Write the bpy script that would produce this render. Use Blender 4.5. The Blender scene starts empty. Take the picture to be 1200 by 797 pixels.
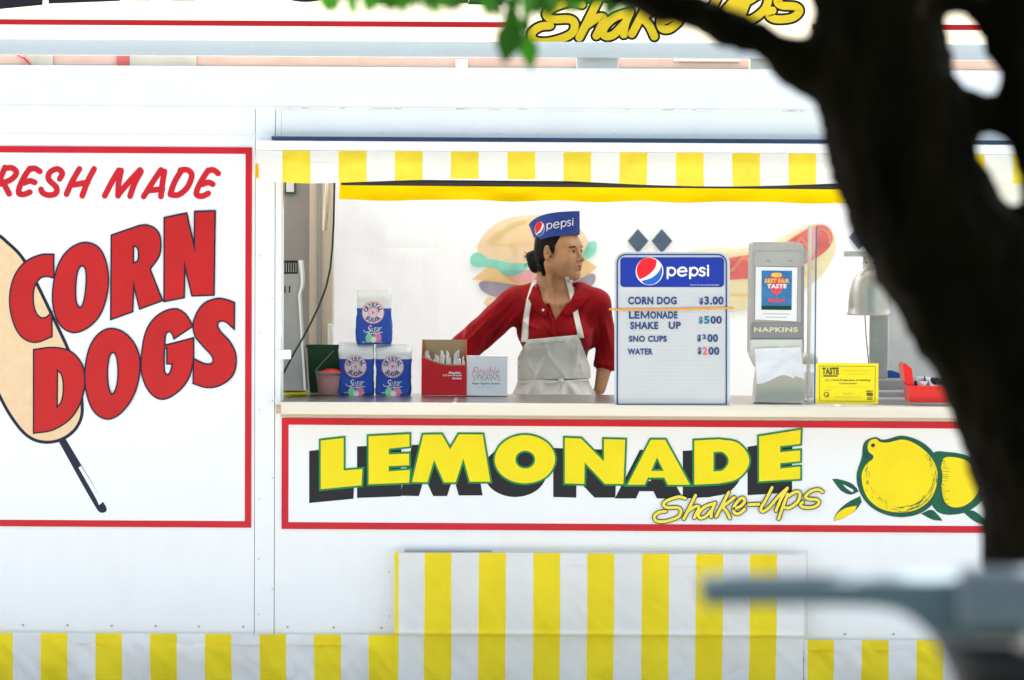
import bpy, math, random
import numpy as np
from mathutils import Vector, Matrix
from mathutils.bvhtree import BVHTree
random.seed(7)
np.random.seed(7)
R = math.radians
scene = bpy.context.scene
COL = scene.collection

# ------------------------------------------------------------------ camera
CAM_D, CAM_Z, FPX = 12.0, 1.90, 3600.0
PITCH = math.atan((398.5 - 247.0) / FPX)
ROLL = R(0.33)
cam_data = bpy.data.cameras.new('camera')
cam = bpy.data.objects.new('camera', cam_data)
COL.objects.link(cam)
scene.camera = cam
cam_data.sensor_width = 36.0
cam_data.lens = FPX * 36.0 / 1200.0
cam_data.clip_start, cam_data.clip_end = 0.1, 2000.0
CAM = Vector((0.0, -CAM_D, CAM_Z))
ROT = Matrix.Rotation(math.pi / 2 - PITCH, 3, 'X') @ Matrix.Rotation(ROLL, 3, 'Z')
cam.matrix_world = Matrix.Translation(CAM) @ ROT.to_4x4()
cam_data.dof.use_dof = True
cam_data.dof.focus_distance = 12.3
cam_data.dof.aperture_fstop = 2.35

# ------------------------------------------------------------------ sky, sun, exposure
SUN_EL, SUN_AZ = 66.0, 12.0      # the sun stands behind the trailer, a little to the right
world = bpy.data.worlds.new('World')
scene.world = world
world.use_nodes = True
wn = world.node_tree
sky = wn.nodes.new('ShaderNodeTexSky')
sky.sky_type = 'NISHITA'
sky.sun_disc = False
sky.sun_elevation = R(SUN_EL)
sky.sun_rotation = R(SUN_AZ)
sky.air_density = 1.2
sky.dust_density = 2.5
hs = wn.nodes.new('ShaderNodeHueSaturation')
hs.inputs['Saturation'].default_value = 0.62
wn.links.new(sky.outputs['Color'], hs.inputs['Color'])
bg = wn.nodes['Background']
bg.inputs['Strength'].default_value = 0.14
wn.links.new(hs.outputs['Color'], bg.inputs['Color'])
sun_data = bpy.data.lights.new('sun', 'SUN')
sun_data.energy = 4.2
sun_data.angle = R(0.53)
sun_data.color = (1.0, 0.95, 0.88)
sun = bpy.data.objects.new('sun', sun_data)
COL.objects.link(sun)
sd = Vector((math.sin(R(SUN_AZ)) * math.cos(R(SUN_EL)), math.cos(R(SUN_AZ)) * math.cos(R(SUN_EL)), math.sin(R(SUN_EL))))
sun.rotation_euler = sd.to_track_quat('Z', 'Y').to_euler()
sun.location = (3, 6, 12)
scene.view_settings.view_transform = 'Standard'
scene.view_settings.look = 'None'
scene.view_settings.gamma = 1.0
scene.view_settings.exposure = 1.88
scene.render.engine = 'CYCLES'
scene.cycles.use_denoising = True
scene.cycles.max_bounces = 10
scene.cycles.diffuse_bounces = 5
scene.cycles.transparent_max_bounces = 12

# ------------------------------------------------------------------ helpers
def P(px, py, Y=0.0):
    """the point on the plane y = Y that the photograph shows at pixel px, py"""
    d = ROT @ Vector(((px - 600.0) / FPX, -(py - 398.5) / FPX, -1.0))
    return CAM + d * ((Y - CAM.y) / d.y)

def PX(px, Y=0.0, py=400): return P(px, py, Y).x
def PZ(py, Y=0.0, px=600): return P(px, py, Y).z

def mat(name, col, rough=0.5, metal=0.0, spec=0.3, noise=0.0, nscale=8.0, bump=0.0, bscale=60.0, trans=0.0,
        stretch=None, sheen=0.0, dirt=0.0, alpha=1.0, col2=None, coat=0.0):
    m = bpy.data.materials.new(name)
    m.use_nodes = True
    nt = m.node_tree
    b = nt.nodes['Principled BSDF']
    out = nt.nodes['Material Output']
    b.inputs['Base Color'].default_value = (*col, 1)
    b.inputs['Roughness'].default_value = rough
    b.inputs['Metallic'].default_value = metal
    b.inputs['Specular IOR Level'].default_value = spec
    b.inputs['Sheen Weight'].default_value = sheen
    b.inputs['Coat Weight'].default_value = coat
    if alpha < 1: b.inputs['Alpha'].default_value = alpha
    tc = nt.nodes.new('ShaderNodeTexCoord')
    mp = nt.nodes.new('ShaderNodeMapping')
    nt.links.new(tc.outputs['Object'], mp.inputs['Vector'])
    if stretch: mp.inputs['Scale'].default_value = stretch
    colsock = None
    if noise > 0 or col2:
        n = nt.nodes.new('ShaderNodeTexNoise')
        n.inputs['Scale'].default_value = nscale
        n.inputs['Detail'].default_value = 6
        nt.links.new(mp.outputs['Vector'], n.inputs['Vector'])
        r = nt.nodes.new('ShaderNodeValToRGB')
        r.color_ramp.elements[0].position = 0.3
        r.color_ramp.elements[1].position = 0.7
        c2 = col2 if col2 else tuple(min(1, c * (1 + noise * .4)) for c in col)
        c1 = col if col2 else tuple(c * (1 - noise) for c in col)
        r.color_ramp.elements[0].color = (*c1, 1)
        r.color_ramp.elements[1].color = (*c2, 1)
        nt.links.new(n.outputs['Fac'], r.inputs['Fac'])
        nt.links.new(r.outputs['Color'], b.inputs['Base Color'])
        colsock = r.outputs['Color']
    if dirt > 0:
        n2 = nt.nodes.new('ShaderNodeTexNoise')
        n2.inputs['Scale'].default_value = 3.0
        n2.inputs['Detail'].default_value = 10
        n2.inputs['Roughness'].default_value = 0.75
        mp2 = nt.nodes.new('ShaderNodeMapping')
        mp2.inputs['Scale'].default_value = (1.6, 1, .5)
        nt.links.new(tc.outputs['Object'], mp2.inputs['Vector'])
        nt.links.new(mp2.outputs['Vector'], n2.inputs['Vector'])
        r2 = nt.nodes.new('ShaderNodeValToRGB')
        r2.color_ramp.elements[0].position = 0.45
        r2.color_ramp.elements[0].color = (0, 0, 0, 1)
        r2.color_ramp.elements[1].position = 0.8
        r2.color_ramp.elements[1].color = (dirt, dirt, dirt, 1)
        nt.links.new(n2.outputs['Fac'], r2.inputs['Fac'])
        mx = nt.nodes.new('ShaderNodeMixRGB')
        nt.links.new(r2.outputs['Color'], mx.inputs['Fac'])
        if colsock: nt.links.new(colsock, mx.inputs['Color1'])
        else: mx.inputs['Color1'].default_value = (*col, 1)
        mx.inputs['Color2'].default_value = (.42, .37, .30, 1)
        nt.links.new(mx.outputs['Color'], b.inputs['Base Color'])
        colsock = mx.outputs['Color']
    if bump > 0:
        n3 = nt.nodes.new('ShaderNodeTexNoise')
        n3.inputs['Scale'].default_value = bscale
        n3.inputs['Detail'].default_value = 4
        nt.links.new(mp.outputs['Vector'], n3.inputs['Vector'])
        bp = nt.nodes.new('ShaderNodeBump')
        bp.inputs['Strength'].default_value = bump
        bp.inputs['Distance'].default_value = 0.01
        nt.links.new(n3.outputs['Fac'], bp.inputs['Height'])
        nt.links.new(bp.outputs['Normal'], b.inputs['Normal'])
    if trans > 0:
        t = nt.nodes.new('ShaderNodeBsdfTranslucent')
        t.inputs['Color'].default_value = (*col, 1)
        if colsock: nt.links.new(colsock, t.inputs['Color'])
        ms = nt.nodes.new('ShaderNodeMixShader')
        ms.inputs['Fac'].default_value = trans
        nt.links.new(b.outputs['BSDF'], ms.inputs[1])
        nt.links.new(t.outputs['BSDF'], ms.inputs[2])
        nt.links.new(ms.outputs['Shader'], out.inputs['Surface'])
    return m

M = {}
def dm(key, *a, **k): M[key] = mat(key, *a, **k)
dm('white_paint', (.81, .815, .82), .38, dirt=.12, bump=.10, bscale=3.5)
dm('white_paint_old', (.78, .78, .77), .5, dirt=.35, bump=.05, bscale=8)
dm('sign_white', (.80, .80, .81), .42, dirt=.05)
dm('sign_cream', (.84, .80, .70), .42, noise=.04, nscale=3, dirt=.05, trans=.6)
dm('sign_red', (.56, .010, .024), .4, noise=.12, nscale=4)
dm('letter_red', (.50, .012, .014), .42, noise=.12, nscale=6)
dm('ink_navy', (.012, .012, .035), .45)
dm('ink_black', (.010, .010, .016), .45)
dm('letter_yellow', (.82, .66, .004), .42, noise=.05)
dm('script_pale', (.80, .68, .07), .42, noise=.06)
dm('script_yellow', (.82, .57, .02), .42, noise=.08)
dm('letter_green', (.006, .21, .06), .45)
dm('lemon_green', (.003, .06, .05), .45, col2=(.006, .12, .05), nscale=14)
dm('lemon_yellow', (.86, .66, .004), .42, noise=.06)
dm('corn_tan', (.72, .50, .29), .5, col2=(.76, .55, .35), nscale=30)
dm('canvas_white', (.84, .83, .82), .75, noise=.07, nscale=3, bump=.7, bscale=14, trans=.25, stretch=(1, 1, .6))
dm('canvas_yellow', (.94, .75, .02), .75, noise=.09, nscale=5, bump=.7, bscale=14, trans=.25, stretch=(1, 1, .6))
dm('awning_white', (.90, .89, .87), .75, noise=.05, nscale=4, bump=.3, bscale=12, trans=.45)
dm('awning_yellow', (.95, .80, .07), .75, noise=.10, nscale=9, bump=.3, bscale=12, trans=.5)
dm('trim_yellow', (.95, .66, .0), .7, noise=.06, nscale=6, bump=.3, bscale=20, trans=.75)
dm('navy_rail', (.045, .07, .13), .4, noise=.2)
dm('dark_bar', (.02, .02, .03), .5)
dm('steel', (.40, .39, .39), .28, 1.0, noise=.06, stretch=(.3, 6, 6), nscale=20)
dm('galv', (.50, .52, .54), .45, .6, noise=.12, nscale=14)
dm('screw_metal', (.42, .43, .46), .4, .8)
dm('sill_wood', (.74, .67, .55), .6, noise=.10, nscale=10, stretch=(.15, 1, 2), bump=.2, bscale=30)
dm('end_wood', (.50, .36, .22), .7, noise=.3, nscale=30)
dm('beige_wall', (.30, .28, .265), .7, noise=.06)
dm('tan_post', (.52, .45, .34), .6, noise=.06, nscale=6, stretch=(4, 4, .3))
dm('pink_beam', (.52, .37, .33), .8, noise=.15, nscale=9, dirt=.3)
dm('worn_red', (.42, .10, .10), .8, noise=.3, nscale=20)
dm('grey_patch', (.42, .42, .38), .6, noise=.15)
dm('vinyl_back', (.76, .77, .785), .35, noise=.05, nscale=1.5, bump=.5, bscale=4, trans=.085, stretch=(2.5, 1, .5))
dm('vinyl_seam', (.80, .81, .83), .4, trans=.5, alpha=.22)
dm('vinyl_clear', (.86, .88, .90), .18, bump=.6, bscale=9, trans=.5, alpha=.35)
dm('light_sheet', (.80, .80, .77), .5, noise=.06, trans=.45)  # passes sun through the added roof sheets to light the inside
dm('interior_white', (.72, .72, .70), .55, noise=.03)
dm('concrete', (.42, .40, .36), .85, noise=.15, nscale=2, bump=.3, bscale=30)
dm('paving', (.46, .44, .41), .9, noise=.2, nscale=30, bump=.4, bscale=80)

def tag(o, label=None, cat=None, group=None, kind=None):
    if label: o['label'] = label
    if cat: o['category'] = cat
    if group: o['group'] = group
    if kind: o['kind'] = kind
    return o

def wloc(o):
    v = Vector((0, 0, 0))
    while o is not None:
        v += Vector(o.location)
        o = o.parent
    return v

def thing(name, label, cat, loc, group=None):
    o = bpy.data.objects.new(name, None)
    o.empty_display_size = .1
    COL.objects.link(o)
    o.location = loc
    return tag(o, label, cat, group)

def link(name, me, mats, parent=None, loc=None, smooth=False):
    """me holds world coordinates; they are made relative to the parent or to loc"""
    if not isinstance(mats, (list, tuple)): mats = [mats]
    for m in mats: me.materials.append(M[m] if isinstance(m, str) else m)
    o = bpy.data.objects.new(name, me)
    COL.objects.link(o)
    base = wloc(parent) if parent else Vector(loc if loc is not None else (0, 0, 0))
    if parent: o.parent = parent
    else: o.location = base
    if base.length > 0: me.transform(Matrix.Translation(-base))
    if smooth: me.polygons.foreach_set('use_smooth', [True] * len(me.polygons))
    me.update()
    return o

class MB:
    def __init__(s): s.v, s.f, s.m = [], [], []
    def add(s, vs, fs, mi=0):
        n = len(s.v)
        s.v += [tuple(v) for v in vs]
        s.f += [tuple(i + n for i in f) for f in fs]
        s.m += [mi] * len(fs) if isinstance(mi, int) else list(mi)
        return s
    def box(s, x0, x1, y0, y1, z0, z1, mi=0, bev=0.0):
        if x0 > x1: x0, x1 = x1, x0
        if y0 > y1: y0, y1 = y1, y0
        if z0 > z1: z0, z1 = z1, z0
        if bev <= 0:
            vs = [(x, y, z) for x in (x0, x1) for y in (y0, y1) for z in (z0, z1)]
            return s.add(vs, [(0, 1, 3, 2), (4, 6, 7, 5), (0, 4, 5, 1), (2, 3, 7, 6), (0, 2, 6, 4), (1, 5, 7, 3)], mi)
        b = min(bev, (x1 - x0) / 2.01, (y1 - y0) / 2.01, (z1 - z0) / 2.01)
        import bmesh
        bm = bmesh.new()
        bmesh.ops.create_cube(bm, size=1)
        for v in bm.verts:
            v.co = Vector(((x0 + x1) / 2 + v.co.x * (x1 - x0), (y0 + y1) / 2 + v.co.y * (y1 - y0), (z0 + z1) / 2 + v.co.z * (z1 - z0)))
        bmesh.ops.bevel(bm, geom=bm.edges[:] , offset=b, segments=2, profile=.6, affect='EDGES')
        bm.verts.index_update()
        s.add([v.co[:] for v in bm.verts], [[v.index for v in f.verts] for f in bm.faces], mi)
        bm.free()
        return s
    def hexa(s, b4, t4, mi=0):
        return s.add(list(b4) + list(t4), [(3, 2, 1, 0), (4, 5, 6, 7), (0, 1, 5, 4), (1, 2, 6, 5), (2, 3, 7, 6), (3, 0, 4, 7)], mi)
    def tube(s, pts, rad, n=10, mi=0, cap=True, squash=None):
        pts = [Vector(p) for p in pts]
        if isinstance(rad, (int, float)): rad = [rad] * len(pts)
        up = Vector((0.13, 0.31, .94)).normalized()
        rings = []
        for i, p in enumerate(pts):
            t = (pts[min(i + 1, len(pts) - 1)] - pts[max(i - 1, 0)]).normalized()
            a = t.cross(up)
            if a.length < .1: a = t.cross(Vector((1, 0, 0)))
            a.normalize()
            b = t.cross(a).normalized()
            up = -b if b.dot(up) < 0 else b
            b = up
            a = t.cross(b).normalized()
            rings.append([p + (a * math.cos(k * 2 * math.pi / n) + b * math.sin(k * 2 * math.pi / n)) * rad[i] for k in range(n)])
        vs = [v for r in rings for v in r]
        fs = [(i * n + k, i * n + (k + 1) % n, (i + 1) * n + (k + 1) % n, (i + 1) * n + k) for i in range(len(pts) - 1) for k in range(n)]
        if cap:
            fs.append(tuple(range(n))[::-1])
            fs.append(tuple((len(pts) - 1) * n + k for k in range(n)))
        return s.add(vs, fs, mi)
    def lathe(s, c, prof, n=24, mi=0, axis='Z'):
        vs, c = [], Vector(c)
        for r, z in prof:
            for k in range(n):
                a = k * 2 * math.pi / n
                o = Vector((r * math.cos(a), r * math.sin(a), z)) if axis == 'Z' else Vector((r * math.cos(a), z, r * math.sin(a)))
                vs.append(c + o)
        fs = [(i * n + k, i * n + (k + 1) % n, (i + 1) * n + (k + 1) % n, (i + 1) * n + k) for i in range(len(prof) - 1) for k in range(n)]
        return s.add(vs, fs, mi)
    def grid(s, fn, nu, nv, mi=0):
        """fn(u, v) -> point; mi may be a function of (i, j)"""
        n = len(s.v)
        vs = [fn(i / nu, j / nv) for j in range(nv + 1) for i in range(nu + 1)]
        fs, ms = [], []
        for j in range(nv):
            for i in range(nu):
                a = j * (nu + 1) + i
                fs.append((a, a + 1, a + nu + 2, a + nu + 1))
                ms.append(mi(i, j) if callable(mi) else mi)
        return s.add(vs, fs, ms)
    def build(s, name, mats, parent=None, loc=None, smooth=False):
        me = bpy.data.meshes.new(name)
        me.from_pydata(s.v, [], s.f)
        o = link(name, me, mats, parent, loc, smooth)
        me.polygons.foreach_set('material_index', s.m)
        me.update()
        return o

def outline(txt, sc=1.0, ox=0.0, oy=0.0, n=7):
    """'x,y' corner, 's x,y' smooth point (Catmull-Rom); returns a list of px points"""
    pts = []
    for t in txt.split():
        sm = t[0] == 's'
        x, y = (t[1:] if sm else t).split(',')
        pts.append((float(x) * sc + ox, float(y) * sc + oy, sm))
    out = []
    N = len(pts)
    for i in range(N):
        p0, p1, p2, p3 = pts[i - 1], pts[i], pts[(i + 1) % N], pts[(i + 2) % N]
        if not p1[2] and not p2[2]:
            out.append((p1[0], p1[1]))
            continue
        d = (p2[0] - p1[0], p2[1] - p1[1])
        def tan(pa, pc, sm):
            if not sm: return d
            tx, ty = pc[0] - pa[0], pc[1] - pa[1]
            L = math.hypot(tx, ty) or 1
            k = math.hypot(*d) / L
            return (tx * k, ty * k)
        t1 = tan(p0, p2, p1[2])
        t2 = tan(p1, p3, p2[2])
        for k in range(n):
            t = k / n
            h = (2*t**3 - 3*t*t + 1, t**3 - 2*t*t + t, -2*t**3 + 3*t*t, t**3 - t*t)
            out.append((h[0]*p1[0] + h[1]*t1[0] + h[2]*p2[0] + h[3]*t2[0], h[0]*p1[1] + h[1]*t1[1] + h[2]*p2[1] + h[3]*t2[1]))
    return out

def fill2d(contours, offset=0.0, extrude=0.0):
    cu = bpy.data.curves.new('tmp', 'CURVE')
    cu.dimensions = '2D'
    cu.fill_mode = 'BOTH'
    for pts in contours:
        sp = cu.splines.new('POLY')
        sp.points.add(len(pts) - 1)
        sp.points.foreach_set('co', [c for p in pts for c in (p[0], p[1], 0, 1)])
        sp.use_cyclic_u = True
    cu.offset = offset
    cu.extrude = extrude
    o = bpy.data.objects.new('tmp', cu)
    me = bpy.data.meshes.new_from_object(o)
    V = [tuple(v.co) for v in me.vertices]
    F = [tuple(p.vertices) for p in me.polygons]
    bpy.data.objects.remove(o); bpy.data.curves.remove(cu); bpy.data.meshes.remove(me)
    return V, F

def tr_id(x, y): return x, y

def decal(name, contours, mt, parent, Y, th=.0008, off=0.0, tr=tr_id, loc=None):
    """a cut-out of vinyl or paint film: px contours laid on plane y = Y, th thick toward the viewer"""
    cs = []
    for c in contours:
        w = [P(*tr(*p), Y) for p in c]
        cs.append([(q.x, q.z) for q in w])
    V, F = fill2d(cs, off, th / 2)
    mb = MB().add([(x, Y - th / 2 - z, y) for x, y, z in V], F)
    return mb.build(name, mt, parent, loc)

def ribbon_faces(pts, w):
    """centreline px points -> outline polygon strip with round ends"""
    pts = [Vector(p) for p in pts]
    L, Rr = [], []
    for i, p in enumerate(pts):
        t = (pts[min(i + 1, len(pts) - 1)] - pts[max(i - 1, 0)])
        t.normalize()
        nn = Vector((-t.y, t.x)) * w / 2
        L.append(p + nn); Rr.append(p - nn)
    t0 = (pts[1] - pts[0]).normalized(); t1 = (pts[-1] - pts[-2]).normalized()
    vs, fs = [], []
    for i in range(len(pts)): vs += [L[i], Rr[i]]
    for i in range(len(pts) - 1): fs.append((2*i, 2*i+1, 2*i+3, 2*i+2))
    def capf(c, t, i0, i1):
        n0 = len(vs)
        a = math.atan2(t.y, t.x)
        ring = []
        for k in range(1, 6):
            b = a + math.pi / 2 - k * math.pi / 6
            vs.append(c + Vector((math.cos(b), math.sin(b))) * w / 2)
            ring.append(len(vs) - 1)
        fs.append((i0, *ring, i1))
    capf(pts[-1], t1, 2*(len(pts)-1), 2*(len(pts)-1)+1)
    capf(pts[0], -t0, 1, 0)
    return [(v.x, v.y) for v in vs], fs

def open_path(txt, sc=1.0, ox=0.0, oy=0.0, n=6):
    pts = [tuple(float(a) for a in t.split(',')) for t in txt.split()]
    pts = [(x * sc + ox, y * sc + oy) for x, y in pts]
    if len(pts) == 2: return pts
    out = []
    for i in range(len(pts) - 1):
        p0, p1, p2, p3 = pts[max(i-1, 0)], pts[i], pts[i+1], pts[min(i+2, len(pts)-1)]
        for k in range(n):
            t = k / n
            out.append(tuple(.5 * (2*p1[j] + (p2[j]-p0[j])*t + (2*p0[j]-5*p1[j]+4*p2[j]-p3[j])*t*t + (3*p1[j]-p0[j]-3*p2[j]+p3[j])*t**3) for j in (0, 1)))
    out.append(pts[-1])
    return out

def strokes(name, paths, w, mt, parent, Y, tr=tr_id, sc=1, ox=0, oy=0, mapf=None, eps=.00025):
    """brush strokes laid on plane Y; each stroke lies a hair above the one before"""
    mb = MB()
    for i, pt in enumerate(paths):
        vs, fs = ribbon_faces(open_path(pt, sc, ox, oy), w)
        if mapf: mb.add([mapf(x, y, i * eps) for x, y in vs], fs)
        else:
            mb.add([P(*tr(x, y), Y - i * eps) for x, y in vs], fs)
    return mb.build(name, mt, parent)

_tc = {}
def tmesh(s, bold=0.0, shear=0.0):
    k = (s, bold, shear)
    if k not in _tc:
        c = bpy.data.curves.new('t', 'FONT')
        c.body = s; c.offset = bold; c.shear = shear; c.resolution_u = 3; c.space_character = 1.0 + bold * 2.2
        o = bpy.data.objects.new('t', c)
        me = bpy.data.meshes.new_from_object(o)
        V = [tuple(v.co)[:2] for v in me.vertices]
        F = [tuple(p.vertices) for p in me.polygons]
        bpy.data.objects.remove(o); bpy.data.curves.remove(c); bpy.data.meshes.remove(me)
        xs = [v[0] for v in V]; ys = [v[1] for v in V]
        x0, x1, y0, y1 = min(xs), max(xs), min(ys), max(ys)
        _tc[k] = ([((x - x0) / (x1 - x0), (y - y0) / (y1 - y0)) for x, y in V], F)
    return _tc[k]

def text(s, box, mt, parent, Y=0, bold=0.02, shear=0.0, mapf=None, name='lettering', eps=0):
    """box = px x0, y0, x1, y1 that the letters fill"""
    V, F = tmesh(s, bold, shear)
    x0, y0, x1, y1 = box
    pts = [(x0 + u * (x1 - x0), y1 - v * (y1 - y0)) for u, v in V]
    f = mapf or (lambda x, y, e: P(x, y, Y))
    return MB().add([f(x, y, eps) for x, y in pts], F).build(name, mt, parent)

def boxpx(mb, x0, y0, x1, y1, Yf, Yb, mi=0, bev=0.0):
    """box whose FRONT face (y = Yf) fills the px rectangle"""
    xm = (x0 + x1) / 2
    a, b = P(x0, y0, Yf), P(x1, y1, Yf)
    a.z, b.z = P(xm, y0, Yf).z, P(xm, y1, Yf).z
    return mb.box(a.x, b.x, Yf, Yb, b.z, a.z, mi, bev)

def vnoise(seed=0):
    rs = np.random.RandomState(seed)
    G = rs.rand(64, 64)
    def f(x, y):
        xi, yi = math.floor(x), math.floor(y)
        fx, fy = x - xi, y - yi
        fx = fx*fx*(3-2*fx); fy = fy*fy*(3-2*fy)
        g = lambda a, b: G[a % 64, b % 64]
        return (g(xi, yi)*(1-fx) + g(xi+1, yi)*fx)*(1-fy) + (g(xi, yi+1)*(1-fx) + g(xi+1, yi+1)*fx)*fy - .5
    return f
VN = vnoise(3)

# ------------------------------------------------------------------ ground
g = MB().grid(lambda u, v: (-300 + 600 * u, -300 + 600 * v, 0), 12, 12).build('ground', 'concrete')
tag(g, kind='structure')
a_ = MB().grid(lambda u, v: (-60 + 120 * u, -9.2 + 24 * v, .004), 8, 4).build('pavement', 'paving')
tag(a_, kind='structure')

lw = MB().grid(lambda u, v: (-60 + 120 * u, -60 + 54.5 * v, .008), 8, 4).build('unseen_lawn', mat('lawn_green', (.035, .06, .018), .9, noise=.4, nscale=6, bump=.6, bscale=60))  # unseen dark grass, put in to cut ground bounce on the trunk
tag(lw, kind='structure')
# ------------------------------------------------------------------ the trailer
XL, XR, YB = -4.6, 4.4, 2.2
CZ = PZ(474, -.1)                 # counter height
z127, z165 = PZ(127), PZ(172)
tr_ = thing('food_trailer', 'long white food trailer with open serving window and bolted panels', 'food trailer', (0, 1.1, 0))
def wallp(x0, x1, z0, z1, yf=0.0, m='white_paint', nm='wall_panel'):
    return MB().box(x0, x1, yf, .045, z0, z1, 0, .0015).build(nm, m, tr_)
x298, x322, x329, xop = PX(298.5), PX(322.3), PX(329), PX(1152)
zs = CZ - .045
wallp(XL, x298, .15, z127 - .002)
wallp(x298 + .002, x322 - .002, .15, z127 - .002, -.003)
wallp(x322, x329, zs, z127 - .002)
wallp(x322, xop, .15, zs - .001)
wallp(x329 + .0005, xop, z165, z127 - .002)
wallp(xop + .001, XR, .15, z127 - .002)
# rounded roof edge
mb = MB()
prof = [(0.0, z127)] + [(.165 - .165 * math.cos(R(a)), z127 + .165 * math.sin(R(a))) for a in range(6, 91, 6)]
prof2 = [(YB - .165, z127 + .165)] + [(YB - .165 + .165 * math.sin(R(a)), z127 + .165 * math.cos(R(a))) for a in range(15, 91, 15)]
mb.grid(lambda u, v: (XL + (XR - XL) * u, *prof[round(v * (len(prof) - 1))]), 30, len(prof) - 1)
mb.grid(lambda u, v: (XL + (XR - XL) * u, *prof2[round(v * (len(prof2) - 1))]), 30, len(prof2) - 1)
mb.build('roof', 'white_paint', tr_, smooth=True)
for k in range(6):   # unseen milky roof sheets, added to let sun in and brighten the interior
    x0 = XL + .02 + (XR - XL - .04) * k / 6; x1 = XL + .02 + (XR - XL - .04) * (k + 1) / 6
    MB().grid(lambda u, v: (x0 + .003 + (x1 - x0 - .006) * u, .165 + (YB - .33) * v, z127 + .165 + .015 * math.sin(math.pi * v)), 2, 8).build('added_light_sheet', 'light_sheet', tr_, smooth=True)
MB().box(XL, XR, -.004, .01, z127 - .010, z127 + .001, 0, .001).build('seam_trim', 'white_paint_old', tr_)
MB().box(XL, PX(318), -.004, .01, PZ(160), PZ(162.2), 0, .001).build('seam_trim', 'white_paint', tr_)
for xx in (XL, XR):
    MB().box(xx - .02, xx + .02, .01, YB, .3, z127 + .1).build('end_wall', 'white_paint', tr_)
MB().box(XL, XR, .05, YB, .20, .262).build('floor', 'galv', tr_)
zb0, zb1 = .95, 2.17
xb0, xb1 = PX(340, YB), PX(1230, YB)
for q in ((XL, XR, .3, zb0), (XL, XR, zb1, z127), (XL, xb0, zb0, zb1), (xb1, XR, zb0, zb1)):
    MB().box(q[0], q[1], YB - .04, YB, q[2], q[3]).build('rear_wall', 'interior_white', tr_)
# sunlit vinyl sheet that closes the rear hatch, in panels with welded seams
pxs = [340, 512, 690, 870, 1060, 1230]
zsd = [zb0, PZ(420, YB), PZ(291, YB), zb1]
for i in range(5):
    for k in range(3):
        x0, x1, z0, z1 = PX(pxs[i], YB), PX(pxs[i + 1], YB), zsd[k], zsd[k + 1]
        amp = .02 if i == 0 else .005
        def fn(u, v, x0=x0, x1=x1, z0=z0, z1=z1, i=i, amp=amp):
            x, z = x0 + (x1 - x0) * u, z0 + (z1 - z0) * v
            e = min(u, 1 - u, v, 1 - v)
            return (x, YB - .045 - amp * (VN(x * 9 + 3, z * 7) + .6 * VN(x * 21, z * 15)) * min(1, e * 12), z)
        MB().grid(fn, 22, 16).build('vinyl_panel', 'vinyl_back', tr_, smooth=True)
# inside left: partition, post
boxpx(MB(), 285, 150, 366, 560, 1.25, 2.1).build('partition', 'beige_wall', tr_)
boxpx(MB(), 363, 150, 389, 560, 1.1, 1.2, 0, .004).build('post', 'tan_post', tr_)
boxpx(MB(), 372, 150, 376, 560, 1.092, 1.1, 0, .002).build('post_groove', 'beige_wall', tr_)
boxpx(MB(), 377, 412, 391, 428, 1.06, 1.1, 0, .004).build('latch_plate', 'tan_post', tr_)
boxpx(MB(), 384, 380, 390, 408, 1.06, 1.1, 0, .003).build('latch_plate', 'interior_white', tr_)
# counter
x323 = PX(323.5, -.12)
MB().box(x323, xop + .1, -.12, -.012, CZ - .042, CZ, 0, .003).build('sill_board', 'sill_wood', tr_)
MB().box(x323 + .0, x323 + .02, -.122, -.116, CZ - .038, CZ - .004, 0, .002).build('sill_end', 'end_wood', tr_)
MB().box(x323 + .01, xop + .1, -.02, .0, CZ - .058, CZ - .0425).build('sill_strip', 'tan_post', tr_)
MB().box(x329 - .0, xop, -.0115, .60, CZ - .03, CZ - .002, 0, .002).build('counter_top', 'steel', tr_)
MB().box(x329, xop, .05, .58, .262, CZ - .031).build('counter_cabinet', 'interior_white', tr_)
# inner jamb on the left, with its white clip
MB().box(x329 - .02, x329 + .004, .0455, .10, CZ, z165, 0, .002).build('jamb', 'white_paint_old', tr_)
boxpx(MB(), 325, 410, 341, 421, -.012, -.001, 0, .003).build('latch', 'white_paint', tr_)
boxpx(MB(), 326, 372, 330, 395, -.012, -.001, 0, .002).build('latch', 'white_paint', tr_)
# tiny screws
def screw(px, py, parent=tr_, r=.0045, Y=0.0, m='screw_metal'):
    p = P(px, py, Y)
    mb = MB().lathe((p.x, p.y, p.z), [(r, .001), (r, -.0015), (r * .6, -.003), (0.0001, -.0032)], 8, 0, 'Y')
    return mb.build('screw', m, parent, smooth=True)
for p_ in (-26, 27, 79, 131, 182.5, 233, 285, 337, 391, 447): screw(p_, 734.5 + (p_ - 300) * .008, r=.0048)
for p_ in (990, 1047, 1100): screw(p_, 743, r=.0048)
for p_ in range(355, 1190, 46): screw(p_ + random.uniform(-2, 2), 155.5 + (p_ - 600) * .005, r=.0035, m='white_paint_old')
for q in ((456, 670), (456, 722), (304, 300), (304, 390), (304, 480), (304, 585), (303, 655), (303, 720), (319, 350), (319, 470), (319, 560), (319, 690)): screw(*q, r=.0028, Y=-.003 if q[0] < 400 else 0)
# sheet metal lip at the top of the striped flap
boxpx(MB(), 474, 645.5, 576, 648, -.045, -.0, 0, .001).build('flap_rail', 'screw_metal', tr_)

mb = MB()
rs = random.Random(31)
for k in range(22):
    px = rs.uniform(330, 940); L = rs.uniform(2, 12)
    vs_, fs_2 = ribbon_faces([(px, 132.5 + (px - 600) * .0058 + rs.uniform(-.6, .6)), (px + L, 132.5 + (px - 600) * .0058 + rs.uniform(-.6, .6))], rs.uniform(.4, .9))
    mb.add([P(x, y - 4.6, -.0048) for x, y in vs_], fs_2)
mb.build('scuff_marks', 'grey_patch', tr_)['kind'] = 'stuff'
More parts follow.
